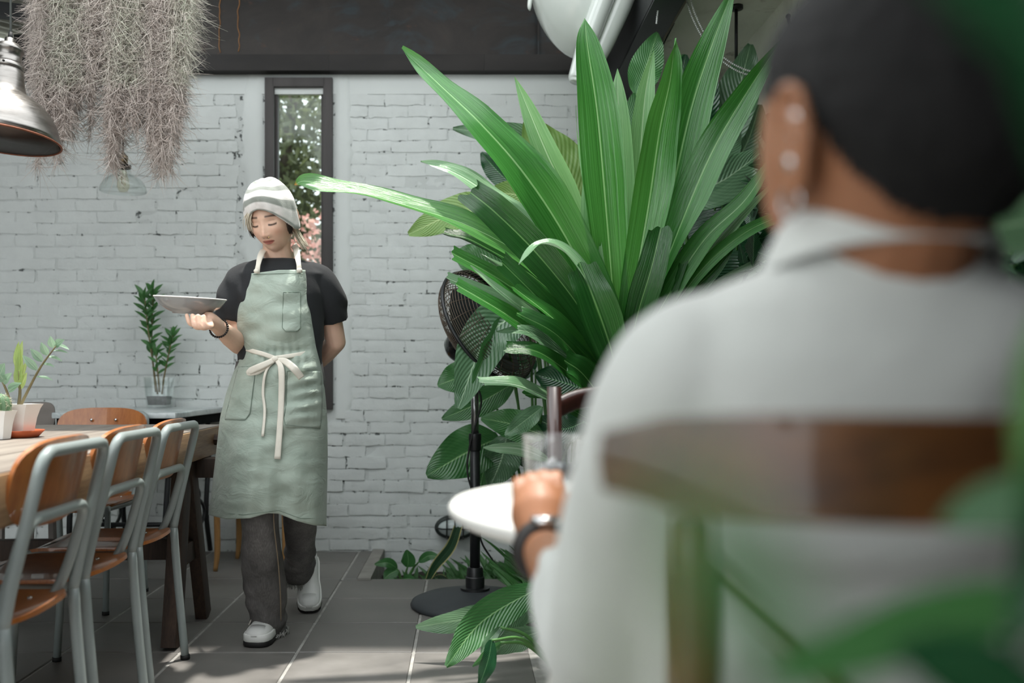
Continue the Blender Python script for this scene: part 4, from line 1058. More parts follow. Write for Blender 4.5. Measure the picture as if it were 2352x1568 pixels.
# big left leaf, twisted half way
L(m_crin, [(1425, 870, Yb-.05), (1385, 720, Yb-.1), (1300, 545, Yb-.15), (1205, 400, Yb-.2), (1105, 285, Yb-.22), (1010, 195, Yb-.22), (922, 112, Yb-.2)], 122, (0, 0, 0, -8, -24, -30, -26), fold=.28, wave=.06)
L(m_crinp, [(1420, 850, Yb+.1), (1370, 640, Yb+.08), (1310, 470, Yb+.05), (1255, 350, Yb+.02), (1215, 255, Yb), (1182, 176, Yb)], 62, (0, 25))
L(m_shiny, [(1415, 870, Yb), (1340, 690, Yb-.03), (1220, 530, Yb-.06), (1120, 445, Yb-.08), (1040, 395, Yb-.1), (966, 372, Yb-.1)], 80, (-5, -18, -32, -38, -34, -28), fold=.35, wave=.06)
L(m_crint, [(1410, 880, Yb-.05), (1330, 720, Yb-.1), (1210, 595, Yb-.12), (1080, 520, Yb-.14), (960, 480, Yb-.16), (850, 448, Yb-.18), (760, 427, Yb-.2), (700, 416, Yb-.2), (677, 425, Yb-.2)], 78, (0, -10, -20, -32, -42, -42, -24, -5, 5), fold=.3, wave=.06)
L(m_crind, [(1415, 870, Yb-.12), (1340, 720, Yb-.2), (1240, 590, Yb-.25), (1140, 490, Yb-.28), (1075, 438, Yb-.28)], 84, (0, 10), 'cut')
L(m_shiny, [(1420, 870, Yb-.15), (1380, 700, Yb-.25), (1310, 590, Yb-.3), (1240, 560, Yb-.34), (1192, 608, Yb-.36)], 62, (-40, -60), fold=.3)
L(m_crind, [(1425, 890, Yb-.2), (1400, 790, Yb-.26), (1365, 690, Yb-.3), (1335, 615, Yb-.3)], 96, (0, 0), 'cut')
L(m_crind, [(1435, 880, Yb-.1), (1460, 740, Yb-.15), (1495, 620, Yb-.2), (1518, 525, Yb-.22)], 72, (0, 0), 'cut')
L(m_crinp, [(1400, 860, Yb-.02), (1330, 650, Yb-.02), (1280, 540, Yb), (1240, 450, Yb)], 55, (30, 0))
# left sprays, lower
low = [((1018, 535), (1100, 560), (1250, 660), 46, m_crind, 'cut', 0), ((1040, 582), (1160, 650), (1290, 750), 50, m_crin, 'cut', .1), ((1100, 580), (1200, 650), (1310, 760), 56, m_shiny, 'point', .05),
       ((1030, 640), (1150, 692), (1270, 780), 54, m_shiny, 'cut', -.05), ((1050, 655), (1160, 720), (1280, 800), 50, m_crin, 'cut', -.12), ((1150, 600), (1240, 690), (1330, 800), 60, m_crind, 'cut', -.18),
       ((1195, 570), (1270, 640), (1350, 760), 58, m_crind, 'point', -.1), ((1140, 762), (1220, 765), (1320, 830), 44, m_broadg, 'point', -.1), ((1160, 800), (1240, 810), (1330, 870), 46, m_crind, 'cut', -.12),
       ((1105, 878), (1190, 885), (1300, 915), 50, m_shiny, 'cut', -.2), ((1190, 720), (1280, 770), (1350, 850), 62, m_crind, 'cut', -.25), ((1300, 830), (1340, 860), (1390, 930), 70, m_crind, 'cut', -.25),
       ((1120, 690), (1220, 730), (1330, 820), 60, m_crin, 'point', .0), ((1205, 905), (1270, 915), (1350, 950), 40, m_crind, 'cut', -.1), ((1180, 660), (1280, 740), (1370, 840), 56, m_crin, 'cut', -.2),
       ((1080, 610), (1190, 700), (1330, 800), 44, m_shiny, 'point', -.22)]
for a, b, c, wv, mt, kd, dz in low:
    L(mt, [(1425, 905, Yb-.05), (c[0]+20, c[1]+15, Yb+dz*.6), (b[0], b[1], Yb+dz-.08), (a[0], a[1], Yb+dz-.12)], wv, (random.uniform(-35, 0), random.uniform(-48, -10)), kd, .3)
# right sprays
for pts, wv, mt, kd in (([(1826, 556), (1740, 610), (1640, 668), (1520, 770)], 38, m_shiny, 'cut'), ([(1800, 492), (1710, 535), (1620, 610), (1530, 730)], 34, m_crin, 'cut'),
                        ([(1790, 330), (1715, 455), (1610, 560), (1500, 740)], 58, m_crin, 'point'), ([(1800, 400), (1690, 515), (1580, 650), (1480, 780)], 50, m_crinp, 'point'),
                        ([(1700, 300), (1640, 380), (1570, 500), (1490, 660)], 46, m_shiny, 'point'), ([(1750, 430), (1650, 530), (1560, 600), (1480, 720)], 44, m_crind, 'point'),
                        ([(1690, 560), (1640, 620), (1570, 690), (1490, 800)], 46, m_crind, 'point'), ([(1730, 620), (1650, 660), (1560, 740), (1470, 850)], 50, m_crind, 'point'),
                        ([(1560, 600), (1530, 680), (1490, 760), (1450, 850)], 60, m_crind, 'cut')):
    dz = random.uniform(-.05, .25)
    L(mt, [(1430, 890, Yb)]+[(x, y, Yb+dz) for x, y in pts[::-1]], wv, (random.uniform(0, 40), random.uniform(-10, 50)), kd, .3)
obj('leaf', strap([(1385, 620, Yb+.02), (1360, 500, Yb), (1338, 380, Yb), (1326, 300, Yb), (1323, 240, Yb)], 14, (0, 120), 'point', .2), m_crinp, cr)
sv_, sf_ = tube(crom([P(1440, 1420, 3.4), P(1432, 1150, 3.4), P(1426, 880, 3.4), P(1422, 800, 3.4)], 14), [.07, .062, .055, .03], 12)
obj('trunk', (sv_, sf_), M('fibrous_lily_stem', '#5c6a44', .8, var=.3, scale=14, bump=.4, stretch=(1, 1, .2)), cr)

# broad-leaved plants
m_pet = M('green_leaf_stalk', '#4d7a3e', .5, var=.15)
def broad(plant, mat, base, mid, tip, w, Y=(0, 0, 0), roll=(0, 0), root=None, fold=.16, wave=.05):
    b, m, t = (base[0], base[1], Y[0]), (mid[0], mid[1], Y[1]), (tip[0], tip[1], Y[2])
    lf = obj('leaf', strap([b, m, t], w, roll, 'broad', fold, n=24, cols=11, wave=wave), mat, plant)
    if root is not None:
        e = P(*b); rp = np.asarray(root, float); mdp = (e+rp)/2+np.array((0, 0, .25*np.linalg.norm(e-rp)))
        obj('stalk', tube(crom([rp, mdp*.6+e*.25+rp*.15, e], 12), [.007, .006, .004], 6), m_pet, plant)
def plant(nm, root, label, catg='plant', group=None): return empty(nm, root, label, catg, group)
r1 = P(1300, 1130, 4.6); r1[2] = -.1
pA = plant('broadleaf_plant', r1, 'broad-leaved plant with lime and yellowing leaves behind the lily', group='broad-leaved plants')
Yq = 4.3
broad(pA, m_broadl, (1352, 485), (1285, 390), (1205, 278), 150, (Yq, Yq-.05, Yq-.1), (10, 0), r1)
broad(pA, m_broadg, (1290, 335), (1180, 312), (1040, 295), 62, (Yq, Yq, Yq), (40, 30), r1)
broad(pA, m_broadl, (1170, 480), (1050, 490), (938, 538), 90, (Yq-.2, Yq-.2, Yq-.2), (-10, 10), r1)
broad(pA, m_broadd, (1375, 460), (1345, 400), (1310, 335), 85, (Yq+.1, Yq+.1, Yq+.1), (0, 20), r1)
broad(pA, m_broadd, (1190, 440), (1140, 390), (1105, 350), 55, (Yq+.1, Yq+.1, Yq+.1), (30, 20), r1)
broad(pA, m_broadl, (1300, 480), (1200, 450), (1120, 440), 80, (Yq, Yq, Yq), (0, 20), r1)
broad(pA, m_broad, (1190, 640), (1100, 600), (1045, 580), 95, (Yq, Yq, Yq), (0, 0), r1)
broad(pA, m_broadd, (1300, 640), (1220, 560), (1150, 520), 90, (Yq+.1, Yq+.1, Yq+.1), (0, 0), r1)
broad(pA, m_broadd, (1240, 720), (1170, 650), (1080, 620), 90, (Yq, Yq, Yq), (0, 0), r1)
r2 = P(1650, 1000, 4.5); r2[2] = 0
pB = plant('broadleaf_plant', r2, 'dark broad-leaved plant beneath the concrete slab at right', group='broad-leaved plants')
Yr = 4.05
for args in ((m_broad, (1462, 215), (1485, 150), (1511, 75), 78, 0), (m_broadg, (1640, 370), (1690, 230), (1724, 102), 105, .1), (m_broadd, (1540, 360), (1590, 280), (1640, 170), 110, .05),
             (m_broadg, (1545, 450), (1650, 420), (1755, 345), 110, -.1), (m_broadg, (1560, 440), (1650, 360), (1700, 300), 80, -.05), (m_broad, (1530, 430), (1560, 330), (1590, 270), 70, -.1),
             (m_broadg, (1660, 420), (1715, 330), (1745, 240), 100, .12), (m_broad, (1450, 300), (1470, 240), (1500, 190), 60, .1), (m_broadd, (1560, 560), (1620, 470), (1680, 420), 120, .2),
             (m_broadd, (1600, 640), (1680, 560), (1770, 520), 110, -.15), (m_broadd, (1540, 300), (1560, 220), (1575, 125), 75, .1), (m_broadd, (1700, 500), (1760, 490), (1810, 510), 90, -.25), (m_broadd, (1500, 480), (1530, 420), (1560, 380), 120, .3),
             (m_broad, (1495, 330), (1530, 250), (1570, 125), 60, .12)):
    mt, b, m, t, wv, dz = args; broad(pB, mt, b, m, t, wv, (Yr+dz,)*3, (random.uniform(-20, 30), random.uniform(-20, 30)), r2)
r3 = P(1230, 1230, 4.4); r3[2] = .02
pC = plant('broadleaf_plant', r3, 'broad-leaved plant drooping over the fan and its pole', group='broad-leaved plants')
broad(pC, m_broadg, (1215, 706), (1118, 775), (1052, 938), 122, (3.88, 3.80, 3.72), (-12, 10), r3, fold=.25)
broad(pC, m_broad, (1150, 730), (1120, 800), (1085, 880), 48, (3.84, 3.78, 3.74), (60, 40), r3)
broad(pC, m_broad, (1100, 850), (1050, 868), (1005, 885), 75, (4.35,)*3, (20, 0), r3)
broad(pC, m_broad, (1180, 880), (1100, 925), (1015, 962), 66, (4.3,)*3, (20, 20), r3)
broad(pC, m_broad, (1145, 1005), (1070, 1040), (980, 1092), 118, (4.2, 4.15, 4.1), (0, 10), r3)
broad(pC, m_broadg, (1165, 1000), (1150, 1060), (1125, 1118), 88, (4.15,)*3, (0, 10), r3, wave=.12)
broad(pC, m_broad, (1130, 990), (1115, 1060), (1100, 1130), 70, (4.22,)*3, (10, 10), r3, wave=.12)
broad(pC, m_broad, (1250, 1000), (1180, 975), (1105, 960), 75, (3.9,)*3, (20, 0), r3)
broad(pC, m_broadg, (1245, 935), (1200, 970), (1160, 1000), 46, (3.8, 3.75, 3.7), (10, 10), r3)
broad(pC, m_broadd, (1300, 1010), (1230, 1000), (1150, 990), 80, (4.1,)*3, (0, 0), r3)
broad(pC, m_shiny, (1260, 1055), (1190, 1030), (1110, 1028), 34, (3.8,)*3, (30, 30), r3)
broad(pC, m_broadd, (1340, 970), (1290, 985), (1230, 960), 70, (3.9,)*3, (0, 0), r3)
broad(pC, m_broadd, (1290, 1080), (1250, 1050), (1190, 1060), 90, (4.2,)*3, (0, 0), r3)
broad(pC, m_broadd, (1230, 850), (1180, 830), (1130, 800), 90, (4.25,)*3, (0, 0), r3)
broad(pC, m_broadd, (1360, 900), (1300, 880), (1230, 860), 100, (4.1,)*3, (0, 0), r3)
broad(pC, m_broadd, (1390, 1000), (1330, 960), (1280, 930), 90, (4.1,)*3, (0, 0), r3)
r4 = P(1290, 1480, 3.0); r4[2] = .01
pD = plant('broadleaf_plant', r4, 'low broad-leaved plant spreading over the floor beside the fan base', group='broad-leaved plants')
broad(pD, m_broad, (1245, 1345), (1110, 1425), (1025, 1530), 88, (3.05, 2.95, 2.82), (-10, 20), r4, fold=.25)
broad(pD, m_broadg, (1230, 1415), (1090, 1420), (955, 1440), 76, (3.2, 3.2, 3.2), (35, 30), r4)
broad(pD, m_broadg, (1215, 1400), (1160, 1430), (1100, 1452), 70, (3.15, 3.1, 3.05), (20, 20), r4)
broad(pD, m_broadg, (1240, 1450), (1180, 1470), (1120, 1500), 60, (3.0, 3.0, 3.0), (20, 20), r4)
broad(pD, m_broadd, (1130, 1470), (1120, 1520), (1095, 1590), 46, (2.8, 2.75, 2.7), (40, 30), r4)
broad(pD, m_broad, (1150, 1475), (1120, 1500), (1085, 1530), 26, (2.9, 2.88, 2.86), (30, 30), r4)
broad(pD, m_broad, (1250, 1330), (1225, 1360), (1180, 1390), 50, (3.2, 3.2, 3.2), (20, 20), r4)
broad(pD, m_broadg, (1150, 1440), (1120, 1475), (1105, 1500), 24, (2.95, 2.9, 2.88), (10, 10), r4)
# sprouts in the bed
r5 = P(925, 1330, 4.75); r5[2] = -.12
pE = plant('young_peace_lily', r5, 'young plant with four arrow-shaped leaves beside the kerb', 'plant')
for b, m, t, wv in (((912, 1305), (890, 1292), (860, 1296), 24), ((915, 1308), (895, 1318), (882, 1330), 30), ((936, 1302), (938, 1285), (934, 1262), 34), ((962, 1290), (985, 1276), (1012, 1280), 22), ((925, 1330), (940, 1328), (955, 1334), 20)):
    broad(pE, m_broad, b, m, t, wv, (4.74, 4.72, 4.70), (0, 0), r5, wave=.02)
r6 = P(985, 1335, 4.68); r6[2] = -.12
sn = plant('snake_plant', r6, 'single dark snake plant leaf with a yellow edge', 'plant')
obj('leaf', strap([(982, 1335, 4.68), (1000, 1300, 4.66), (1035, 1255, 4.62), (1052, 1208, 4.6)], 26, (20, -10), 'cut', .3), m_snake, sn)
obj('leaf', strap([(984, 1335, 4.7), (1010, 1325, 4.7), (1030, 1330, 4.7)], 14, (0, 0), 'point', .3), m_snake, sn)
# ferny ground cover, too fine to count
def ferns(n, x0, x1, y0, y1, z, ln, wd, seed, up=.8):
    r = np.random.default_rng(seed); Vs, Fs, U, k = [], [], [], 0
    for i in range(n):
        b = np.array((r.uniform(x0, x1), r.uniform(y0, y1), z)); a = r.uniform(0, 2*PI); d = np.array((math.cos(a)*.7, math.sin(a)*.7, up*r.uniform(.5, 1.3))); l = ln*r.uniform(.5, 1.2)
        V, F, uv = smallleaf(b+d*l*.15, b+d*l, wd*r.uniform(.6, 1.2), (r.normal()*.3, -.6, 1), 5, .25); Vs.append(V); Fs.append(F+k); U.append(uv); k += len(V)
    return np.concatenate(Vs), np.concatenate(Fs), np.concatenate(U)
for args, lab in (((260, .0, .34, 4.58, 4.95, -.12, .17, .03, 31), 'low green ground cover behind the fan pole'), ((520, .26, .62, 3.5, 4.6, .0, .20, .035, 33), 'dense green fern clump at the edge of the tiles'),
                  ((200, -.32, .0, 4.6, 4.9, -.13, .13, .022, 32), 'sparse green seedlings along the foot of the brick wall'), ((560, .55, .92, 3.2, 4.75, .0, .38, .07, 34), 'shaded undergrowth of green leaves below the lily')):
    tag(obj('ground_cover', ferns(*args), m_vleaf), lab, 'ground cover', kind='stuff')
# foliage against the dark right wall
def bush(nm, cen, rad, n, sz, mat, lab, seed):
    b = empty(nm, (cen[0], cen[1], 0), lab, 'plant'); o = obj('foliage', leafcloud(n, cen, rad, sz, seed, .42), mat, b); tag(o, kind='stuff')
    for q in range(5): obj('stem', tube([(cen[0]+random.uniform(-.05, .05), cen[1], 0), (cen[0]+random.uniform(-rad[0], rad[0])*.6, cen[1]+random.uniform(-rad[1], rad[1])*.6, cen[2])], [.012, .006], 6), m_pet, b)
bush('tall_shrub', (1.2, 2.0, 1.35), (.12, .16, .5), 420, .10, m_broadd, 'dark green shrub in front of the shelf at right', 41)
bush('tall_shrub', (1.22, 3.65, 1.1), (.15, .2, .9), 700, .14, m_broadd, 'dark tall shrub beside the black door', 42)
# big leaves close to the camera at the right edge
m_olive = leafmat('olive_leaf', '#5d6b3c', '#7f8c58', '#8f9a68', veins=14, trans=.3, rough=.4)
fg = empty('foreground_plant', (.42, .30, 0), 'out-of-focus green plant leaning in from the right foreground', 'plant')
def FG(mat, ctrl, w, roll=(0, 0)): obj('leaf', strap(ctrl, w, roll, 'broad', .15, n=20, cols=9), mat, fg)
FG(m_broad, [(2420, 1360, .34), (2100, 1440, .33), (1760, 1560, .32)], 150)
FG(m_broadg, [(2460, 1130, .36), (2300, 1160, .36), (2160, 1200, .36)], 130)
FG(m_broadg, [(2460, 500, .9), (2300, 520, .9), (2150, 560, .9)], 150)
FG(m_broadd, [(2450, 900, .30), (2420, 1200, .30), (2330, 1500, .30)], 170)
FG(m_broadd, [(2480, 200, .2), (2330, 40, .2), (2120, -60, .2)], 230)
FG(m_broadd, [(2470, 500, .24), (2400, 200, .24), (2300, -80, .24)], 160)
FG(m_broad, [(1950, 1720, .10), (1690, 1330, .10), (1520, 1000, .10)], 210)
FG(m_olive, [(1500, 1750, .10), (1440, 1400, .10), (1500, 1080, .10)], 130)
FG(m_broadd, [(2460, 1700, .3), (2250, 1560, .3), (2050, 1480, .3)], 200)
obj('stalk', tube(crom([(.44, .30, 0), (.30, .33, .45), P(2420, 1300, .32), P(2470, 600, .3)], 24), [.012, .009, .006], 8), m_pet, fg)
# ================================================================== PEOPLE
def head_shape(n=120, m=90, w=.075, d=.095, h=.115, female=True):
    """head in its own frame: x right of the image, -y is the way the face looks, z up, eyes at z=0"""
    th = np.linspace(0, PI, m+1); ph = np.linspace(0, 2*PI, n, endpoint=False)
    T, Q = np.meshgrid(th, ph, indexing='ij')
    dx, dy, dz = np.sin(T)*np.cos(Q), np.sin(T)*np.sin(Q), np.cos(T)
    x, y, z = w*dx, d*dy, h*dz
    low = np.clip(-z/h, 0, 1)
    x *= 1-.40*low**1.7; back = np.clip(dy, 0, 1)
    y = np.where(dy > 0, y*(1-.42*sst(.15, .9, low)), y*(1-.10*sst(.3, 1, low)))
    y = np.where(dy < 0, np.sign(y)*np.abs(y)**.92*(d**.08), y)
    x = np.sign(x)*np.abs(x)**.93*(w**.07)
    g = lambda cx, cz, sx, sz: np.exp(-((x-cx)/sx)**2-((z-cz)/sz)**2)
    f = np.clip(-dy, 0, 1)**.6
    push = np.zeros_like(x)
    for zc, a, s in ((-.004, .004, .008), (-.018, .010, .009), (-.030, .017, .010), (-.040, .021, .0115)): push = np.maximum(push, a*np.exp(-(x/s)**2-((z-zc)/.012)**2))
    push += .0065*(g(.0125, -.043, .007, .007)+g(-.0125, -.043, .007, .007))
    push -= .0085*(g(.031, .002, .017, .011)+g(-.031, .002, .017, .011))
    push += .0055*(g(.031, -.001, .012, .0065)+g(-.031, -.001, .012, .0065))
    push += .0035*(g(.03, .020, .02, .007)+g(-.03, .020, .02, .007))+.004*g(0, .03, .03, .02)
    push += .006*(g(.043, -.030, .02, .02)+g(-.043, -.030, .02, .02))
    push += .0075*g(0, -.061, .018, .005)+.0085*g(0, -.0715, .015, .005)-.004*g(0, -.066, .02, .0022)-.003*g(0, -.083, .015, .006)
    push += .008*g(0, -.100, .017, .012)
    y = y-push*f
    V = np.stack([x, y, z], -1).reshape(-1, 3); F = []
    for i in range(m):
        for k in range(n):
            l = (k+1) % n; F.append([i*n+k, (i+1)*n+k, (i+1)*n+l, i*n+l])
    return V, F

def ear_shape(s):
    """s=+1 ear on image right of the head frame"""
    c = np.array((s*.074, .012, -.008)); parts = []
    hel = [(0, -.016, -.012), (0, -.019, .008), (.006, -.012, .026), (.010, .004, .031), (.012, .017, .022), (.011, .020, .004), (.008, .013, -.014), (.004, .003, -.026), (.001, -.008, -.030), (0, -.013, -.022)]
    pts = np.array([(s*p[0], p[1], p[2]) for p in hel])+c
    parts.append(tube(crom(pts, 30), [.004, .0045, .0048, .0045, .005, .006, .0065, .005], 8))
    parts.append(ball(c+np.array((s*.003, 0, .0)), (.0045, .016, .026), 16, 12))
    parts.append(tube(crom(np.array([(s*.009, -.002, .018), (s*.010, .007, .006), (s*.008, .005, -.010), (s*.005, -.006, -.014)])+c, 12), .0035, 6))
    parts.append(ball(c+np.array((s*.003, -.006, -.027)), (.0055, .008, .009), 12, 8))
    return parts

def ringe(c, ax_u, ax_v, n=28):
    a = np.linspace(0, 2*PI, n, endpoint=False); return np.asarray(c)+np.cos(a)[:, None]*np.asarray(ax_u)+np.sin(a)[:, None]*np.asarray(ax_v)
def limb(pts, rad, n=16, k=24): return tube(crom(pts, k), rad, n)

def skin_tint(V, base, R, hc):
    """colour of the skin from where it lies on the face"""
    C = np.tile(np.array(hexc(base)), (len(V), 1)); q = (V-hc) @ np.array(R)       # into the head frame
    x, y, z = q[:, 0], q[:, 1], q[:, 2]; face = (y < -.03) & (np.abs(z) < .13) & (np.abs(x) < .09)
    def blend(mask, col):
        mask = np.clip(mask, 0, 1)*face; c = np.array(hexc(col)); C[:] = C*(1-mask[:, None])+c*mask[:, None]
    g = lambda cx, cz, sx, sz: np.exp(-((np.abs(x)-cx)/sx)**2-((z-cz)/sz)**2)
    blend(.35*g(.045, -.035, .018, .016), '#d98f78'); blend(.25*g(0, -.04, .012, .010), '#cf8a72')
    lip = sst(1.0, .72, np.sqrt((x/.023)**2+((z+.0665+.0012*np.cos(x/.0215*3.1))/.0098)**2)); blend(lip*.9, '#bd6a62')
    blend(np.exp(-((z+.0662-.0018*(np.abs(x)/.02)**2)/.0020)**2)*(np.abs(x) < .022)*.9, '#6b2f2c')
    br = np.exp(-((z-.0235+.10*np.maximum(0, np.abs(x)-.036)-.06*np.maximum(0, .036-np.abs(x))*0+.0*x)/.0036)**2)*sst(.011, .016, np.abs(x))*sst(.052, .045, np.abs(x)); blend(br*1.0, '#33241e')
    la = np.exp(-((z+.0045-.0055*(1-((np.abs(x)-.031)/.015)**2)*-1*.55)/.0030)**2)*sst(.017, .020, np.abs(x))*sst(.047, .044, np.abs(x)); blend(la*1.2, '#120c0a')
    li = np.exp(-((z-.0085)/.0012)**2)*sst(.018, .022, np.abs(x))*sst(.046, .042, np.abs(x)); blend(li*.35, '#8a5a48')
    nos = np.exp(-((np.abs(x)-.0075)/.0035)**2-((z+.0505)/.0022)**2); blend(nos*.8, '#6d3d33')
    return C

m_skin = tintmat('skin', .48, sss=.12, bump=.03)
# ---------------------------------------------------------------- waitress
YW = 3.42
def W(px, py, d=0.0): return P(px, py, YW+d)
SW = YW/FPX
wo = empty('person', (-.69, 3.45, 0), 'waitress in a sage apron and striped knit hat carrying a plate', 'person')
hcW = P(626, 504, 3.36)
RW = (Matrix.Rotation(math.radians(-13), 3, 'Z') @ Matrix.Rotation(math.radians(-5), 3, 'Y') @ Matrix.Rotation(math.radians(19), 3, 'X'))
RWn = np.array(RW)
hV, hF = head_shape()
headW = hV @ RWn.T+hcW
parts = [(headW, hF)]
for s in (-1, 1):
    for V, F in ear_shape(s): parts.append((V @ RWn.T+hcW, F))
parts.append(limb([W(640, 640, .03), W(642, 600, .01), W(636, 570, -.01), hcW+RWn @ np.array((0, .02, -.04))], [.068, .055, .050, .052]))
# trunk under the clothes
tor = [(615, 642, 80, .065), (640, 642, 98, .085), (700, 640, 90, .095), (760, 640, 82, .092), (810, 640, 80, .09), (860, 640, 92, .10), (920, 640, 96, .105)]
parts.append(loft([ringe(W(cx, py, .0), (hw*SW*.92, 0, 0), (0, hd*.9, 0)) for py, cx, hw, hd in tor]))
# left-of-image arm: upper arm down, forearm forward to the plate
elb = W(549, 790, -.03); wr_ = P(499, 748, 3.17)
parts.append(limb([W(560, 640), W(545, 690, -.01), elb], [.05, .044, .037]))
parts.append(limb([elb, elb*.6+wr_*.4, wr_], [.037, .036, .025]))
# hand: palm under the plate, four fingers curled up in front, thumb behind
def hp(px, py, Y): return P(px, py, Y)
parts.append(limb([wr_, hp(490, 741, 3.145), hp(478, 735, 3.125), hp(468, 731, 3.115)], [.025, .027, .030, .024], 14, 14))
fing = [((482, 737, 3.10), (484, 750, 3.062), (471, 745, 3.045), (468, 727, 3.05), .0092), ((474, 735, 3.095), (473, 751, 3.055), (459, 748, 3.038), (455, 726, 3.042), .0095),
        ((467, 734, 3.10), (462, 750, 3.06), (447, 748, 3.040), (442, 725, 3.044), .0092), ((460, 733, 3.11), (450, 745, 3.08), (436, 742, 3.06), (429, 724, 3.06), .0082)]
for a, b, c, d_, r in fing: parts.append(limb([hp(*a), hp(*b), hp(*c), hp(*d_)], [r*1.15, r*1.1, r, r*.85], 10, 14)); parts.append(ball(hp(*d_), r*.88, 10, 8))
parts.append(limb([wr_, hp(492, 733, 3.19), hp(478, 722, 3.215), hp(468, 718, 3.22)], [.016, .013, .010, .008], 10, 12))
# right-of-image arm goes behind the back
el2 = W(771, 785, .10); wr2 = W(728, 836, .22)
parts.append(limb([W(725, 640), W(750, 690, .03), el2], [.05, .044, .038]))
parts.append(limb([el2, el2*.5+wr2*.5, wr2], [.038, .036, .026])); parts.append(ball(el2, .038)); parts.append(ball(elb, .037))
parts.append(limb([wr2, W(705, 842, .225), W(690, 846, .222)], [.026, .03, .024], 12, 10))
for q in range(4): parts.append(limb([W(692, 834+q*7, .222), W(676, 838+q*7, .215), W(664, 846+q*7, .205)], [.0095, .009, .0078], 8, 8))
parts.append(limb([W(712, 835, .215), W(700, 822, .20), W(690, 818, .195)], [.012, .010, .008], 8, 8))
# legs under the jeans
ankL, ankR = np.array((-.690, 3.555, .10)), np.array((-.655, 4.02, .17))
parts.append(limb([W(606, 900), P(600, 1020, 3.39), P(597, 1150, 3.37), P(604, 1290, 3.43), P(612, 1400, 3.51), P(620, 1455, 3.54)], [.08, .07, .05, .046, .038, .034]))
parts.append(limb([W(678, 900), P(683, 1020, 3.46), P(690, 1150, 3.60), P(690, 1215, 3.70), P(690, 1280, 3.86), P(692, 1325, 3.97)], [.08, .065, .05, .042, .036, .028]))
bV, bF = organic(parts, .0028, 5, .5)
# keep the sculpted face crisp: pull nearby skin back on to the head shape
obj('body', (bV, bF), m_skin, wo, attr=skin_tint(bV, '#e6bfa8', RWn, hcW))

# t-shirt
m_tee = M('charcoal_cotton', '#191b1e', .85, var=.12, scale=20, bump=.25, bscale=220, bdist=.002, sheen=.05)
def tee_ring(py, cx, hw, hd, d): return ringe(W(cx, py, d), (hw*SW, 0, 0), (0, hd, 0), 40)
tp = [loft([tee_ring(596, 642, 46, .058, .012), tee_ring(600, 642, 62, .070, .01), tee_ring(612, 642, 92, .085, .01), tee_ring(630, 643, 110, .098, .0), tee_ring(680, 642, 108, .115, -.005), tee_ring(740, 642, 102, .118, -.005), tee_ring(800, 643, 98, .115, 0), tee_ring(850, 643, 99, .118, 0), tee_ring(905, 643, 101, .12, 0)])]
def sleeve(a, b, c, r0, r1, r2, inner):
    p = crom([a, b, c], 14); T, N, B = frames(p); R = np.interp(np.linspace(0, 1, 14), [0, .5, 1], [r0, r1, r2])
    rings = [ringe(p[i], N[i]*R[i], B[i]*R[i], 24) for i in range(14)]
    rings += [ringe(p[-1]-T[-1]*.002, N[-1]*(R[-1]-.009), B[-1]*(R[-1]-.009), 24), ringe(p[-1]-T[-1]*.05, N[-1]*(R[-1]-.013), B[-1]*(R[-1]-.013), 24)]
    return loft(rings)
def sleeve4(pts, rs):
    k = 22; p = crom(pts, k); T, N, B = frames(p); R = np.interp(np.linspace(0, 1, k), np.linspace(0, 1, len(rs)), rs)
    rings = [ringe(p[i], N[i]*R[i], B[i]*R[i], 24) for i in range(k)]
    rings += [ringe(p[-1]-T[-1]*.002, N[-1]*(R[-1]-.009), B[-1]*(R[-1]-.009), 24), ringe(p[-1]-T[-1]*.05, N[-1]*(R[-1]-.013), B[-1]*(R[-1]-.013), 24)]
    return loft(rings)
tp.append(sleeve4([W(612, 640), W(566, 640), W(538, 684, -.01), W(526, 742, -.02)], [.052, .058, .066, .066, .061]))
tp.append(sleeve4([W(672, 640), W(720, 640, .01), W(752, 682, .03), W(767, 733, .07)], [.052, .058, .064, .062, .057]))
tV, tFf = organic(tp, .0042, 8, .6)
fold = .004*vnoise(tV*np.array((16, 16, 9)))+.0035*np.sin(tV[:, 2]*55+tV[:, 0]*70+3*vnoise(tV*7))*sst(.0, .6, vnoise(tV*6+5)+.3)
cen = np.stack([np.full(len(tV), W(642, 0)[0]), np.full(len(tV), YW), tV[:, 2]], 1); dirn = tV-cen; dirn /= np.linalg.norm(dirn, axis=1)[:, None]
tee = obj('t_shirt', (tV+dirn*fold[:, None], tFf), m_tee, wo)
col = [W(642, 599, .0)+np.array((.079*math.cos(a), -.014+.062*math.sin(a), .0)) for a in np.linspace(0, 2*PI, 40, endpoint=False)]
col = [c+np.array((0, 0, -.010+.030*((c[1]-YW)/.07))) for c in col]
obj('collar', tube(col, .0075, 8, closed=True, flat=.6), m_tee, tee)

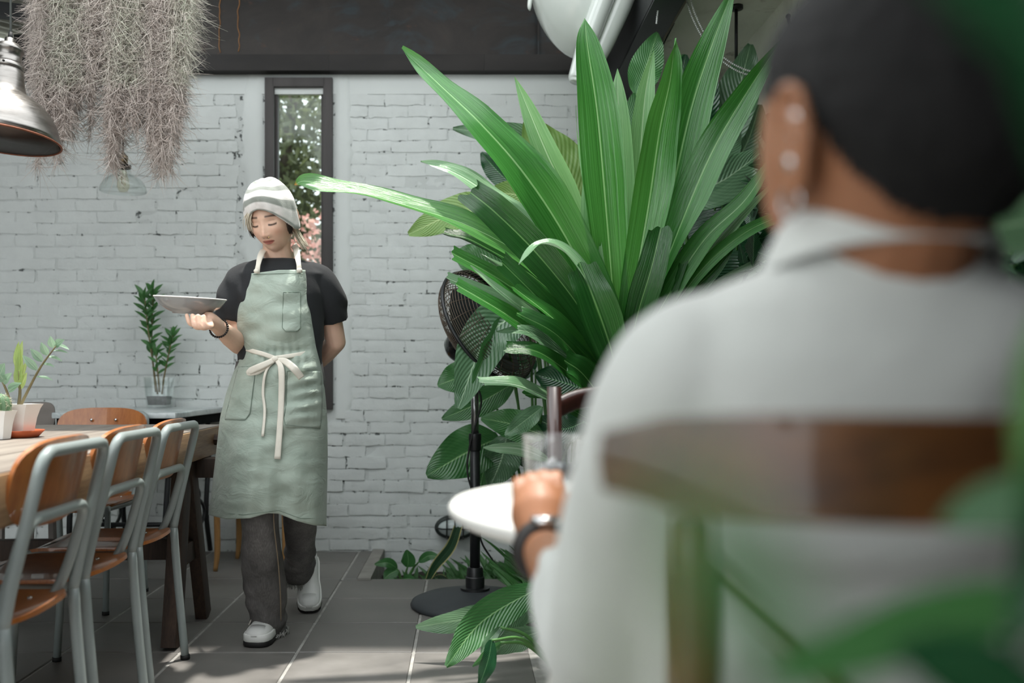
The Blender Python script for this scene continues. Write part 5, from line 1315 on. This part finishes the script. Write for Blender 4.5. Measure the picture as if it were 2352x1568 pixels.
# apron ---------------------------------------------------------
m_apron = NT('sage_canvas'); _co = m_apron.coord('Object'); _a = m_apron.noise(_co, 7, 6, .6); _b = m_apron.noise(_co, 420, 2); _w = m_apron.noise(m_apron.coord('Object', (1, 1, 1.6)), 11, 4, .55, 1.0)
m_apron.l(m_apron.ramp(_a, [(.3, hexc('#95a397')), (.7, hexc('#acb7ab'))]), m_apron.b.inputs['Base Color']); m_apron.b.inputs['Roughness'].default_value = .78; m_apron.b.inputs['Sheen Weight'].default_value = .15
m_apron.bump(m_apron.math('ADD', m_apron.math('MULTIPLY', _w, 1.0), m_apron.math('MULTIPLY', _b, .05)), .5, .014); m_apron = m_apron.m
m_web = M('cream_webbing', '#e2dccf', .8, var=.05, scale=30, bump=.2, bscale=300, bdist=.001)
rows = np.array([  # py, left px, right px, front depth, side depth
    (622, 580, 699, -.120, -.085), (650, 571, 703, -.132, -.075), (690, 554, 710, -.140, -.060), (720, 544, 716, -.143, -.05), (760, 546, 720, -.140, -.045), (797, 560, 724, -.132, -.045),
    (812, 556, 728, -.132, -.04), (850, 540, 738, -.142, -.02), (900, 522, 745, -.150, .0), (960, 507, 750, -.158, .02), (1040, 498, 751, -.165, .04), (1100, 491, 750, -.168, .06), (1150, 485, 749, -.168, .07), (1192, 480, 748, -.165, .08)])
NR, NC = 150, 110
A = np.zeros((NR, NC, 3)); q = np.linspace(622, 1192, NR)
sm = [np.interp(q, rows[:, 0], rows[:, i]) for i in range(1, 5)]
ker = np.ones(7)/7
sm = [np.convolve(np.pad(s, 3, 'edge'), ker, 'valid') for s in sm]
uu = np.sin(np.linspace(-1, 1, NC)*PI/2)
for i in range(NR):
    for j in range(NC):
        u = uu[j]; t = (u+1)/2; px = sm[0][i]*(1-t)+sm[1][i]*t; py = q[i]; sk = sst(820, 1190, py)
        if py > 1150: py += (py-1150)/42*np.interp(t, [0, .15, .35, .5, .6, .75, .9, 1], [-10, 0, -2, -14, -13, 4, 14, 16])
        if py < 660: py += (660-py)/38*np.interp(t, [0, .5, 1], [6, -2, -2])
        d = sm[3][i]+(sm[2][i]-sm[3][i])*math.sqrt(max(0, 1-u*u))
        # legs push the cloth, with long folds falling between
        d += sk*(.035*math.exp(-((t-.56)/.075)**2)-.020*math.exp(-((t-.32)/.16)**2)+.010*math.sin(t*17+1.5)*(1-u*u)+.006*math.sin(t*31+py*.006)*(1-u*u))
        d += (1-u*u)*.010*math.exp(-((py-806)/9)**2)
        p3 = np.array((px*.012, py*.020, 3.)); d += .012*float(vnoise(p3))*(1-u**4)+.007*float(vnoise(p3*2.3+7))*(1-u**4)
        pull = math.exp(-((py-835)/38)**2); d += .004*math.sin(t*60+py*.03)*pull*(1-u*u)
        w2 = math.exp(-((t-.8)/.16)**2)*math.exp(-((py-900)/70)**2); d += .009*math.sin(py*.22+t*9)*w2
        A[i, j] = W(px, py, d)
def clothgrid(A, th=.0025):
    V, F = grid(A); du = np.gradient(A, axis=1); dv = np.gradient(A, axis=0); N = np.cross(dv, du); N /= (np.linalg.norm(N, axis=2, keepdims=True)+1e-9)
    V2 = (A+N*th).reshape(-1, 3); k = len(V); m, n = A.shape[:2]; FF = F.tolist()+[[a+k for a in f[::-1]] for f in F.tolist()]
    ring = [j for j in range(n)]+[i*n+n-1 for i in range(1, m)]+[(m-1)*n+j for j in range(n-2, -1, -1)]+[i*n for i in range(m-2, 0, -1)]
    for a in range(len(ring)):
        b = (a+1) % len(ring); FF.append([ring[b], ring[a], k+ring[a], k+ring[b]])
    return np.vstack([V, V2]), FF
apron = obj('apron', clothgrid(A, .003), m_apron, wo)
def on_apron(px, py, lift=.004):
    i = int(np.clip(round((py-622)/570*(NR-1)), 0, NR-1)); xs = VPX+A[i, :, 0]*FPX/A[i, :, 1]; j = int(np.argmin(np.abs(xs-px)))
    Y = A[i, j, 1]-lift; return P(px, py, Y)
def patch(poly_l, poly_r, y0, y1, n=24, m=20, lift=.005):
    G = np.zeros((n, m, 3))
    for i, py in enumerate(np.linspace(y0, y1, n)):
        l, r = np.interp(py, *zip(*poly_l)), np.interp(py, *zip(*poly_r))
        for j, px in enumerate(np.linspace(l, r, m)): G[i, j] = on_apron(px, py, lift)
    return clothgrid(G, .002)
m_stitch = M('dark_sage_seam', '#6d7d70', .8)
def pocket(name, pl, pr, y0, y1):
    o = obj(name, patch(pl, pr, y0, y1), m_apron, apron)
    out = [(x, y) for y, x in pl]; out2 = [(x, y) for y, x in pr]
    path = out+out2[::-1]+[out[0]]; pts = []
    for (xa, ya), (xb, yb) in zip(path[:-1], path[1:]):
        for t in np.linspace(0, 1, 8, endpoint=False): pts.append(on_apron(xa*(1-t)+xb*t, ya*(1-t)+yb*t, .0075))
    obj('seam', tube(pts, .0009, 4, closed=True), m_stitch, apron)
pocket('chest_pocket', [(671, 651), (752, 648), (761, 656)], [(671, 690), (752, 690), (761, 682)], 671, 761)
pocket('side_pocket', [(842, 548), (850, 546), (962, 516), (964, 518)], [(842, 583), (856, 586), (950, 574), (964, 563)], 842, 964)
pocket('side_pocket', [(852, 660), (930, 657), (960, 652), (975, 655)], [(852, 738), (930, 740), (970, 738), (985, 735)], 852, 982)
for pts in ([(582, 630), (640, 628), (697, 627)], [(486, 1176), (560, 1182), (608, 1176), (640, 1172), (690, 1190), (744, 1200)]):
    pp = []
    for a, b in zip(pts[:-1], pts[1:]):
        for t in np.linspace(0, 1, 10, endpoint=False): pp.append(on_apron(a[0]*(1-t)+b[0]*t, min(1190, a[1]*(1-t)+b[1]*t), .005))
    obj('seam', tube(pp, .0009, 4), m_stitch, apron)
def ribbon(name, pts, wd, parent=apron, n=30, mat=None):
    c = crom(np.array(pts), n); T = np.gradient(c, axis=0); wv = np.interp(np.linspace(0, 1, n), np.linspace(0, 1, len(wd)), wd) if hasattr(wd, '__len__') else np.full(n, wd)
    G = np.zeros((n, 5, 3)); vw = np.array((0, -1., 0))
    for i in range(n):
        s = unit(np.cross(unit(T[i]), vw))
        for j, u in enumerate(np.linspace(-.5, .5, 5)): G[i, j] = c[i]+s*u*wv[i]+np.array((0, -.0012*(1-4*u*u), 0))
    return obj(name, clothgrid(G, .0022), mat or m_web, parent)
px_ = SW
ribbon('neck_strap', [on_apron(590, 628, .008), W(593, 608, -.118), W(598, 588, -.085), W(606, 573, -.035), W(614, 566, .03)], [.020, .016, .022, .025, .025])
ribbon('neck_strap', [on_apron(688, 626, .008), W(686, 606, -.115), W(683, 588, -.08), W(680, 573, -.03), W(674, 562, .03)], [.020, .016, .022, .025, .025])
obj('strap_knot', (ball(W(589, 622, -.128), (.010, .007, .008), 12, 8)), m_web, apron); obj('strap_knot', (ball(W(688, 620, -.128), (.010, .007, .008), 12, 8)), m_web, apron)
ribbon('waist_tie', [on_apron(562, 799, .004), on_apron(580, 806, .008), on_apron(605, 813, .010), on_apron(630, 822, .013)], .016)
ribbon('waist_tie', [on_apron(630, 822, .013), on_apron(660, 818, .011), on_apron(690, 813, .008), on_apron(724, 806, .004)], .015)
obj('bow_knot', ball(on_apron(632, 824, .018), (.013, .010, .011), 16, 10), m_web, apron)
ribbon('bow_loop', [on_apron(630, 826, .018), on_apron(605, 838, .030), on_apron(578, 850, .036), on_apron(571, 857, .034), on_apron(590, 853, .022), on_apron(612, 840, .016), on_apron(630, 826, .014)], [.018, .022, .024, .016, .022, .020, .016], n=40)
ribbon('bow_loop', [on_apron(636, 826, .018), on_apron(655, 830, .030), on_apron(675, 846, .034), on_apron(693, 868, .030)], [.014, .024, .026, .024])
ribbon('bow_tail', [on_apron(628, 828, .016), on_apron(610, 855, .014), on_apron(604, 900, .012), on_apron(608, 945, .012), on_apron(603, 1002, .012)], [.008, .009, .010, .010, .010])
ribbon('bow_tail', [on_apron(636, 828, .018), on_apron(646, 850, .018), on_apron(646, 920, .014), on_apron(642, 990, .014), on_apron(637, 1054, .014)], [.014, .022, .021, .021, .022])

# hat: slouchy striped knit ------------------------------------
def hat():
    n, m = 96, 60; V = np.zeros((m, n, 3)); C = np.zeros((m, n, 3))
    ph = np.linspace(0, 2*PI, n, endpoint=False)
    for i in range(m):
        s = i/(m-1)                        # 0 rim .. 1 crown
        for j in range(n):
            c_, s_ = math.cos(ph[j]), math.sin(ph[j]); front = max(0, -s_)
            zr = -.050+.104*front**1.6-.012*max(0, s_)          # rim height round the head
            zt = .140
            a = s*PI/2; zz = zr+(zt-zr)*math.sin(a)**.92
            k = math.cos(a)**.62 if s < 1 else 0
            bulge = 1+.10*math.sin(min(1, s*1.5)*PI)
            wv = .0020*math.sin(ph[j]*9+s*6)+.0016*math.sin(ph[j]*17+1)*(1-s)
            X = (.0865*bulge*k+wv*k)*c_; Y = (.104*bulge*k+wv*k)*s_+.012*s
            V[i, j] = (X, Y, zz+.0045*math.sin(ph[j]*5+2)*math.sin(a)*k)
    return V, zr
hVv, _ = hat(); m_, n_ = hVv.shape[:2]
flat = hVv.reshape(-1, 3); sidx = np.repeat(np.linspace(0, 1, m_), n_)
wob = .012*np.sin(np.tile(np.linspace(0, 2*PI, n_, endpoint=False), m_)*3)
sv = sidx+wob
stripe = np.zeros(len(flat))
for a, b in ((.0, .035), (.20, .34), (.50, .62), (.80, .88)): stripe = np.maximum(stripe, sst(a-.015, a+.015, sv)*sst(b+.015, b-.015, sv))
cw, cg = np.array(hexc('#e9e4e0')), np.array(hexc('#8c9088'))
hC = cw*(1-stripe[:, None])+cg*stripe[:, None]; hC *= (1+.08*vnoise(flat*90))[:, None]
inner = flat*np.array((.955, .955, .985)); Fh = []
for i in range(m_-1):
    for k in range(n_):
        l = (k+1) % n_; Fh.append([i*n_+k, i*n_+l, (i+1)*n_+l, (i+1)*n_+k])
N0 = len(flat); Fh += [[a+N0 for a in f[::-1]] for f in Fh[:]]; Fh += [[(k+1) % n_, k, N0+k, N0+(k+1) % n_] for k in range(n_)]
Vh = np.vstack([flat, inner]); Vh[:, 2] += .004
k_ = NT('felted_knit'); _at = k_.n('ShaderNodeAttribute', attribute_name='tint'); k_.l(_at.outputs[0], k_.b.inputs['Base Color']); k_.b.inputs['Roughness'].default_value = .9; k_.b.inputs['Sheen Weight'].default_value = .3
k_.bump(k_.noise(k_.coord('Object', (1, 1, 3)), 150, 5, .7), .5, .004)
Rhat = RWn @ np.array(Matrix.Rotation(math.radians(4), 3, 'X'))
obj('knit_hat', (Vh @ Rhat.T+hcW, Fh), k_.m, wo, attr=np.vstack([hC, hC*.8]))
# hair
m_blond = M('platinum_hair', '#d9d0bd', .45, var=.12, scale=30, stretch=(6, 6, 1)); m_dhair = M('dark_brown_hair', '#2b2019', .5, var=.25, scale=30)
def tuft(c0, c1, c2, n, spread, r, seed):
    g = np.random.default_rng(seed); o = []
    for i in range(n):
        e = g.normal(0, spread, 3); p = np.array([c0+e*.5, c1+e, c2+e*1.2+g.normal(0, spread*.4, 3)]) @ RWn.T+hcW; o.append(tube(crom(p, 7), [r, r, r*.3], 4))
    return cat(o)
A3 = lambda *a: np.array(a, float)
hr = obj('hair', tuft(A3(-.030, -.088, .055), A3(-.050, -.088, .025), A3(-.060, -.068, -.014), 90, .0055, .0016, 1), m_blond, wo)
obj('lock', tuft(A3(.058, -.055, .045), A3(.070, -.045, .01), A3(.070, -.026, -.05), 70, .004, .0015, 2), m_dhair, hr)
obj('lock', tuft(A3(-.060, -.05, .04), A3(-.071, -.042, .0), A3(-.070, -.03, -.045), 60, .004, .0015, 3), m_dhair, hr)
obj('lock', tuft(A3(.055, .04, -.02), A3(.070, .03, -.08), A3(.088, .03, -.118), 60, .007, .0014, 4), m_blond, hr)
m_gold = M('gold', '#e8c88a', .2, metal=1.)
obj('nose_stud', ball(A3(.0175, -.104, -.047) @ RWn.T+hcW, .0022, 8, 6), m_gold, wo)
obj('earring', tube([(A3(.078, .004, -.036)+A3(0, .006*math.cos(a), .006*math.sin(a))) @ RWn.T+hcW for a in np.linspace(0, 2*PI, 14, endpoint=False)], .0011, 5, closed=True), m_gold, wo)
# bracelet of dark beads
bc1 = wr_*.93+elb*.07; tv = unit(elb-wr_); nv = unit(np.cross(tv, (0, 0, 1))); bv = np.cross(nv, tv)
obj('bracelet', cat([ball(bc1+A3(0, 0, -.004)+(nv*math.cos(a)+bv*math.sin(a))*.031, .0042, 8, 6) for a in np.linspace(0, 2*PI, 26, endpoint=False)]), M('dark_beads', '#1d1614', .3), wo)

# jeans
def jeanmat():
    k = NT('faded_black_denim'); co = k.coord('Object'); a = k.noise(co, 5, 5, .6); b = k.noise(k.coord('Object', (1, 1, .06)), 260, 3); g2 = k.math('ADD', k.math('MULTIPLY', a, .75), k.math('MULTIPLY', b, .25))
    k.l(k.ramp(g2, [(.34, hexc('#454342')), (.5, hexc('#666362')), (.68, hexc('#94908e'))]), k.b.inputs['Base Color']); k.b.inputs['Roughness'].default_value = .85
    k.bump(b, .2, .002); return k.m
m_jean = jeanmat()
def jeanleg(ctrl, seed):
    """ctrl rows: px, py, Y, half width px, half depth m"""
    c = crom(np.array(ctrl, float), 60); rings = []; r = np.random.default_rng(seed)
    for i, (px, py, Y, hw, hd) in enumerate(c):
        R = ringe(P(px, py, Y), (hw*Y/FPX, 0, 0), (0, hd, 0), 44); s = i/59
        rr = R-P(px, py, Y); nrm = rr/np.linalg.norm(rr, axis=1)[:, None]
        R = R+nrm*(.006*vnoise(R*np.array((14, 14, 10))+seed)+.007*np.sin(R[:, 2]*70+5*vnoise(R*9+seed))*sst(.45, .95, s)*.8)[:, None]
        rings.append(R)
    last = rings[-1]; ctr = last.mean(0); rings.append(ctr+(last-ctr)*.93+A3(0, 0, .002)); rings.append(ctr+(last-ctr)*.88+A3(0, 0, .05))
    return loft(rings), last
jn = None
lv, hemL = jeanleg([(606, 880, 3.42, 56, .12), (600, 1020, 3.39, 52, .105), (597, 1150, 3.37, 42, .088), (598, 1210, 3.38, 43, .085), (604, 1290, 3.43, 47, .085), (610, 1365, 3.48, 46, .088), (617, 1425, 3.52, 38, .085), (620, 1448, 3.53, 35, .085)], 3)
rv, hemR = jeanleg([(672, 880, 3.42, 60, .12), (683, 1020, 3.46, 50, .105), (690, 1150, 3.60, 40, .085), (690, 1215, 3.70, 38, .08), (688, 1280, 3.84, 35, .078), (687, 1335, 3.95, 31, .075)], 9)
hipv = loft([ringe(W(642, 830), (.155, 0, 0), (0, .112, 0), 40), ringe(W(641, 880), (.17, 0, 0), (0, .125, 0), 40), ringe(W(640, 940), (.16, 0, 0), (0, .12, 0), 40)])
jn = obj('jeans', cat([lv, rv, hipv]), m_jean, wo)
def sidept(ctrl, off): return np.array([P(px+hw*off, py, Y-hd*math.sqrt(max(0, 1-off*off))-.006) for px, py, Y, hw, hd in ctrl])
obj('seam', tube(crom(sidept([(597, 1150, 3.37, 42, .088), (598, 1210, 3.38, 43, .085), (604, 1290, 3.43, 47, .085), (610, 1365, 3.48, 46, .088), (617, 1425, 3.52, 38, .085)], .74), 30), .0022, 5), M('tan_thread', '#8a7a66', .8), jn)
fr = []
for hem in (hemL, hemR):
    for p in hem:
        for q_ in range(5): fr.append(tube([p+rng.normal(0, .003, 3), p+A3(*rng.normal(0, .004, 2), -.016)+rng.normal(0, .004, 3)], [.0015, .0006], 3))
for q_ in range(8):
    p = hemL[rng.integers(0, 44)]; fr.append(tube(crom([p, p+A3(.003, -.004, -.02), p+A3(rng.normal(0, .01), -.005, -.045)], 6), [.0008, .0005], 3))
tag(obj('frayed_hem', cat(fr), M('pale_frayed_thread', '#b5b4b0', .9), jn), kind='stuff')

# shoes: local, toe towards -y, sole on z=0
m_shoe = M('white_leather', '#dcdcd9', .4, var=.04, bump=.08, bscale=60); m_mid = M('white_midsole', '#e6e6e2', .5, var=.03); m_out = M('black_outsole', '#1c1a1b', .6); m_lace = M('white_lace', '#e3ddd2', .8)
def shoe(Tm):
    def tr(VF): V = np.c_[VF[0], np.ones(len(VF[0]))] @ np.array(Tm).T; return V[:, :3], VF[1]
    ys = np.array((.135, .125, .10, .05, 0, -.05, -.09, -.12, -.135, -.142)); hw = np.array((.018, .030, .036, .037, .038, .045, .047, .042, .031, .012))
    def layer(z0, z1, grow): 
        out = []
        poly = [(h+grow, y*(1+grow*2)) for y, h in zip(ys, hw)]; pts = [(a, b) for a, b in poly]+[(-a, b) for a, b in poly[::-1]]
        return loft([[(a*.97, b*.985, z0) for a, b in pts], [(a, b, z0+.003) for a, b in pts], [(a, b, z1-.003) for a, b in pts], [(a*.96, b*.985, z1) for a, b in pts]])
    up = []
    top = np.array((.085, .10, .105, .105, .092, .072, .062, .054, .046, .036)); 
    for y, h, t in zip(ys, hw, top):
        a = np.linspace(0, 2*PI, 24, endpoint=False); e = .62
        cx = np.sign(np.cos(a))*np.abs(np.cos(a))**e*h*.98; zz_ = .036+np.maximum(0, np.sign(np.sin(a))*np.abs(np.sin(a))**.8)*(t-.030)
        sq_ = 1-.28*np.clip((zz_-.05)/.06, 0, 1); up.append(np.stack([cx*sq_, np.full(24, y), zz_], 1))
    s = obj('shoe', tr(loft(up)), m_shoe, wo)
    obj('midsole', tr(layer(.016, .044, .004)), m_mid, s); obj('outsole', tr(layer(.0, .018, .0045)), m_out, s)
    obj('toe_cap', tr(loft([[(x*1.03, y-.002, z+.0015) for x, y, z in r if True] for r in [up[6]*np.array((.86, 1, 1.0)), up[7]*np.array((.86, 1, 1)), up[8]*np.array((.86, 1, 1.0)), up[9]*np.array((.8, 1, 1.0))]])), m_shoe, s)
    for i, y in enumerate((.0, -.018, -.036, -.054)):
        zz_ = np.interp(y, ys[::-1], top[::-1])+.003; obj('lace', tr(tube(crom([(-.022, y+.008, zz_-.010), (0, y, zz_), (.022, y-.004, zz_-.010)], 8), .0028, 6)), m_lace, s)
    obj('lace', tr(tube(crom([(-.01, .0, .10), (-.035, -.02, .095), (-.05, -.05, .055)], 10), .0022, 6)), m_lace, s)
    return s
def place(toe, heading, pitch, roll=0):
    """toe point on the floor, heading of toe in xy, pitch raises the heel"""
    R = Matrix.Rotation(heading, 4, 'Z') @ Matrix.Rotation(pitch, 4, 'X'); t = R @ Vector((0, -.130, 0)); return Matrix.Translation(Vector(toe)-t) @ R
shoe(place((-.748, 3.372, .0015), math.radians(-6), math.radians(0)))
shoe(place((-.636, 3.875, .004), math.radians(8), math.radians(38)))

# plate held in the hand
plY = 3.155; plc = P(437, 688, plY); m_plate = M('grey_glazed_plate', '#8d8f90', .18, var=.05, coat=.5)
pl = empty('serving_plate', plc-A3(0, 0, .05), 'wide grey glazed plate held up by the waitress', 'plate')
Rpl = Euler((math.radians(3), math.radians(3.2), 0)).to_matrix(); rp_ = .117
def plp(VF): return rot(VF[0], Rpl)+plc, VF[1]
obj('dish', plp(lathe([(0, -.042), (.050, -.042), (.052, -.048), (.056, -.048), (.058, -.043), (.080, -.036), (.098, -.024), (.110, -.009), (rp_, .003), (rp_+.001, .006), (rp_-.004, .006), (.107, -.006), (.095, -.020), (.078, -.031), (.055, -.037), (0, -.038)], 56)), m_plate, pl)
obj('rim_glint', plp(tube([(rp_*math.cos(a), rp_*math.sin(a), .0055) for a in np.linspace(0, 2*PI, 56, endpoint=False)], .0022, 6, closed=True)), m_mid, pl)  # white ring paints the sun's glare along the plate rim
fd = obj('plated_food', plp(cat([ball((.01*i-.02, .012*((i % 3)-1), -.016), (.022, .02, .024), 12, 8) for i in range(5)])), M('pale_food', '#d9cfc2', .6, var=.2)); tag(fd, 'small pale helping of food just peeking over the grey plate', 'food')

# ---------------------------------------------------------------- seated customer
cu = empty('person', (.30, .70, .47), 'seated customer seen from behind in an off-white shirt', 'person')
hcM = P(2040, 335, .665)
RM = np.array(Matrix.Rotation(math.radians(180+17), 3, 'Z') @ Matrix.Rotation(math.radians(8), 3, 'X'))
hv2, hf2 = head_shape(w=.077, d=.098, h=.120)
pm = [(hv2 @ RM.T+hcM, hf2)]
for s in (-1, 1):
    for V, F in ear_shape(s): pm.append((V*1.12 @ RM.T+hcM, F))
nk = P(2025, 620, .675)
pm.append(limb([nk+A3(0, .01, -.06), nk, hcM+A3(0, -.008, -.05)], [.075, .060, .060]))
cx0 = .297
pm.append(loft([ringe((cx0, yc, z), (hw, 0, 0), (0, hd, 0)) for z, hw, hd, yc in ((1.04, .06, .06, .69), (1.0, .125, .08, .70), (.95, .15, .095, .71), (.80, .15, .10, .71), (.65, .15, .11, .70), (.52, .17, .12, .71), (.47, .16, .11, .72))]))
shL, shR = A3(cx0-.128, .70, .962), A3(cx0+.128, .70, .962)
elL, elR = A3(.125, .80, .735), A3(.49, .82, .73)
wL, wR = P(1246, 1258, 1.19), A3(.50, 1.20, .80)
pm += [limb([shL, shL*.5+elL*.5+A3(-.02, 0, 0), elL], [.045, .042, .040]), limb([elL, elL*.5+wL*.5, wL], [.040, .038, .027]), limb([shR, shR*.5+elR*.5+A3(.02, 0, 0), elR], [.045, .042, .040]), limb([elR, elR*.5+wR*.5, wR], [.042, .04, .027])]
# left hand, loosely closed on the table beside the glass
def hand(wr, fwd, up, side, parts, sc=1.0):
    fwd, up, side = unit(fwd), unit(up), unit(side)
    pc = wr+fwd*.055*sc; parts.append(limb([wr, wr+fwd*.03*sc, pc, wr+fwd*.088*sc], [.026, .034, .040, .034], 14, 12))
    for i, (l, o) in enumerate(((.070, .027), (.078, .009), (.073, -.009), (.058, -.026))):
        b = wr+fwd*.085*sc+side*o; k1 = b+fwd*l*.42+up*.004; k2 = k1+fwd*l*.22-up*l*.34; k3 = k2-fwd*l*.12-up*l*.24
        parts.append(limb([b-fwd*.02, b, k1, k2, k3], [.010, .0100, .0092, .0085, .0075], 10, 16))
    parts.append(limb([wr+fwd*.03+side*.022, wr+fwd*.055+side*.042-up*.008, wr+fwd*.085+side*.046-up*.018, wr+fwd*.105+side*.036-up*.024], [.014, .013, .0105, .008], 10, 12))
hand(wL, A3(.0, .74, .66), A3(-.15, -.66, .74), A3(1, 0, .1), pm)
hand(wR, A3(-.3, 1, -.12), A3(0, .1, 1), A3(-1, -.3, 0), pm)
for s, kx2 in ((-1, -.02), (1, .02)):
    pm.append(limb([A3(cx0+s*.09, .74, .53), A3(cx0+s*.11, 1.00, .535), A3(cx0+s*.12, 1.18, .52), A3(cx0+s*.13, 1.16, .30), A3(cx0+s*.13, 1.15, .09)], [.085, .075, .058, .052, .036]))
    pm.append(limb([A3(cx0+s*.13, 1.13, .045), A3(cx0+s*.14, 1.22, .04), A3(cx0+s*.145, 1.32, .03)], [.038, .04, .028]))
mV2, mF2 = organic(pm, .0042, 5, .5)
obj('body', (mV2, mF2), m_skin, cu, attr=skin_tint(mV2, '#9c6a4b', RM, hcM))
# cropped hair: the scalp pushed out a little
q2 = hv2; side = np.abs(q2[:, 0]); zl = np.where(q2[:, 1] > .03, -.050+.0*side, np.where(q2[:, 1] > -.02, -.012, .035)); zl = np.interp(q2[:, 1], [-.10, -.06, -.02, .02, .05, .1], [.060, .058, .030, .000, -.070, -.080])
keep = q2[:, 2] > zl
ln_ = np.linalg.norm(q2, axis=1)[:, None]; hs_ = q2/ln_*(ln_+.004+.010*sst(0, .05, (q2[:, 2]-zl))[:, None]+.0015*vnoise(q2*160)[:, None])
fk = [f for f in hf2 if all(keep[i] for i in f)]
obj('hair', (hs_ @ RM.T+hcM, fk), M('black_cropped_hair', '#0b0908', .85, var=.3, scale=40, bump=.8, bscale=260, bdist=.006), cu)
m_shirt = M('off_white_linen', '#c4c6c1', .8, var=.05, scale=12, bump=.3, bscale=90, bdist=.004, sheen=.2)
sp_ = [loft([ringe((cx0, yc, z), (hw, 0, 0), (0, hd, 0), 44) for z, hw, hd, yc in ((1.050, .060, .058, .680), (1.035, .072, .064, .685), (1.022, .105, .075, .695), (1.004, .140, .09, .70), (.965, .162, .108, .705), (.85, .165, .116, .71), (.70, .165, .122, .71), (.55, .18, .135, .71), (.49, .18, .135, .72))])]
def sleeve2(a, b, c, d_, e_, rs):
    p = crom([a, b, c, d_, e_], 30); T, N, B = frames(p); R = np.interp(np.linspace(0, 1, 30), np.linspace(0, 1, len(rs)), rs)
    rings = [ringe(p[i], N[i]*R[i], B[i]*R[i], 24) for i in range(30)]; rings += [ringe(p[-1]-T[-1]*.03, N[-1]*(R[-1]-.008), B[-1]*(R[-1]-.008), 24)]
    return loft(rings)
sp_.append(sleeve2(shL+A3(.06, 0, .0), shL+A3(-.004, 0, -.012), shL*.45+elL*.55+A3(-.010, -.005, 0), elL+A3(-.004, 0, -.01), elL*.42+wL*.58, [.050, .055, .060, .058, .058, .056, .050, .040]))
sp_.append(sleeve2(shR+A3(-.06, 0, .0), shR+A3(.004, 0, -.012), shR*.45+elR*.55+A3(.010, -.005, 0), elR+A3(.004, 0, -.01), elR*.30+wR*.70, [.050, .055, .060, .058, .058, .058, .054, .045]))
sV3, sF3 = organic(sp_, .0055, 10, .6)
cen = np.stack([np.full(len(sV3), cx0), np.full(len(sV3), .71), sV3[:, 2]], 1); dn = sV3-cen; dn /= np.linalg.norm(dn, axis=1)[:, None]
shirt = obj('shirt', (sV3+dn*(.006*np.sin(sV3[:, 2]*75+4*vnoise(sV3*8))*sst(-.2, .5, vnoise(sV3*5)))[:, None], sF3), m_shirt, cu)
cr_ = []
for z, k in ((1.026, 1.0), (1.042, .96), (1.058, .92), (1.061, .94), (1.044, 1.05), (1.024, 1.14)): cr_.append([(cx0+.074*k*math.cos(a), .680+.067*k*math.sin(a), z-.018*math.sin(a)) for a in np.linspace(0, 2*PI, 40, endpoint=False)])
obj('collar', loft(cr_, caps=False), m_shirt, shirt)
m_trou = M('pale_linen_trousers', '#b9b8b0', .85, var=.08)
tr_ = []
for s in (-1, 1): tr_.append(limb([A3(cx0+s*.085, .70, .545), A3(cx0+s*.11, 1.00, .55), A3(cx0+s*.12, 1.20, .53), A3(cx0+s*.13, 1.18, .30), A3(cx0+s*.13, 1.17, .10)], [.105, .092, .078, .072, .062], 18, 30))
tr_.append(ball((cx0, .72, .54), (.185, .14, .075), 24, 16))
obj('trousers', organic(tr_, .008, 6, .6), m_trou, cu)
for s in (-1, 1): obj('shoe', ball((cx0+s*.14, 1.23, .04), (.048, .135, .038), 18, 12), m_out, cu)
ub = unit(elL-wL); n1 = unit(np.cross(ub, (0, 0, 1))); n2 = np.cross(n1, ub)
wt = obj('wristwatch', tube([wL+ub*.02+(n1*math.cos(a)+n2*math.sin(a))*.031 for a in np.linspace(0, 2*PI, 28, endpoint=False)], .011, 8, closed=True), M('dark_strap', '#1f1a18', .5), cu)
V, F = tube([wL+ub*.02+n2*.034, wL+ub*.02+n2*.043], .018, 24); obj('watch_case', (V, F), m_steel, wt)
V = [(A3(-.084, .010, -.046)+A3(0, .011*math.cos(a), .011*math.sin(a))) @ RM.T+hcM for a in np.linspace(0, 2*PI, 20, endpoint=False)]
for yz in ((.024, .004), (.021, -.010), (.014, -.024)): obj('ear_stud', ball(A3(.092, yz[0], yz[1]) @ RM.T+hcM, .0045, 10, 8), m_steel, cu)
obj('earring', tube([(A3(.088, .004, -.047)+A3(0, .010*math.cos(a), .010*math.sin(a))) @ RM.T+hcM for a in np.linspace(0, 2*PI, 20, endpoint=False)], .0018, 6, closed=True), m_steel, cu)
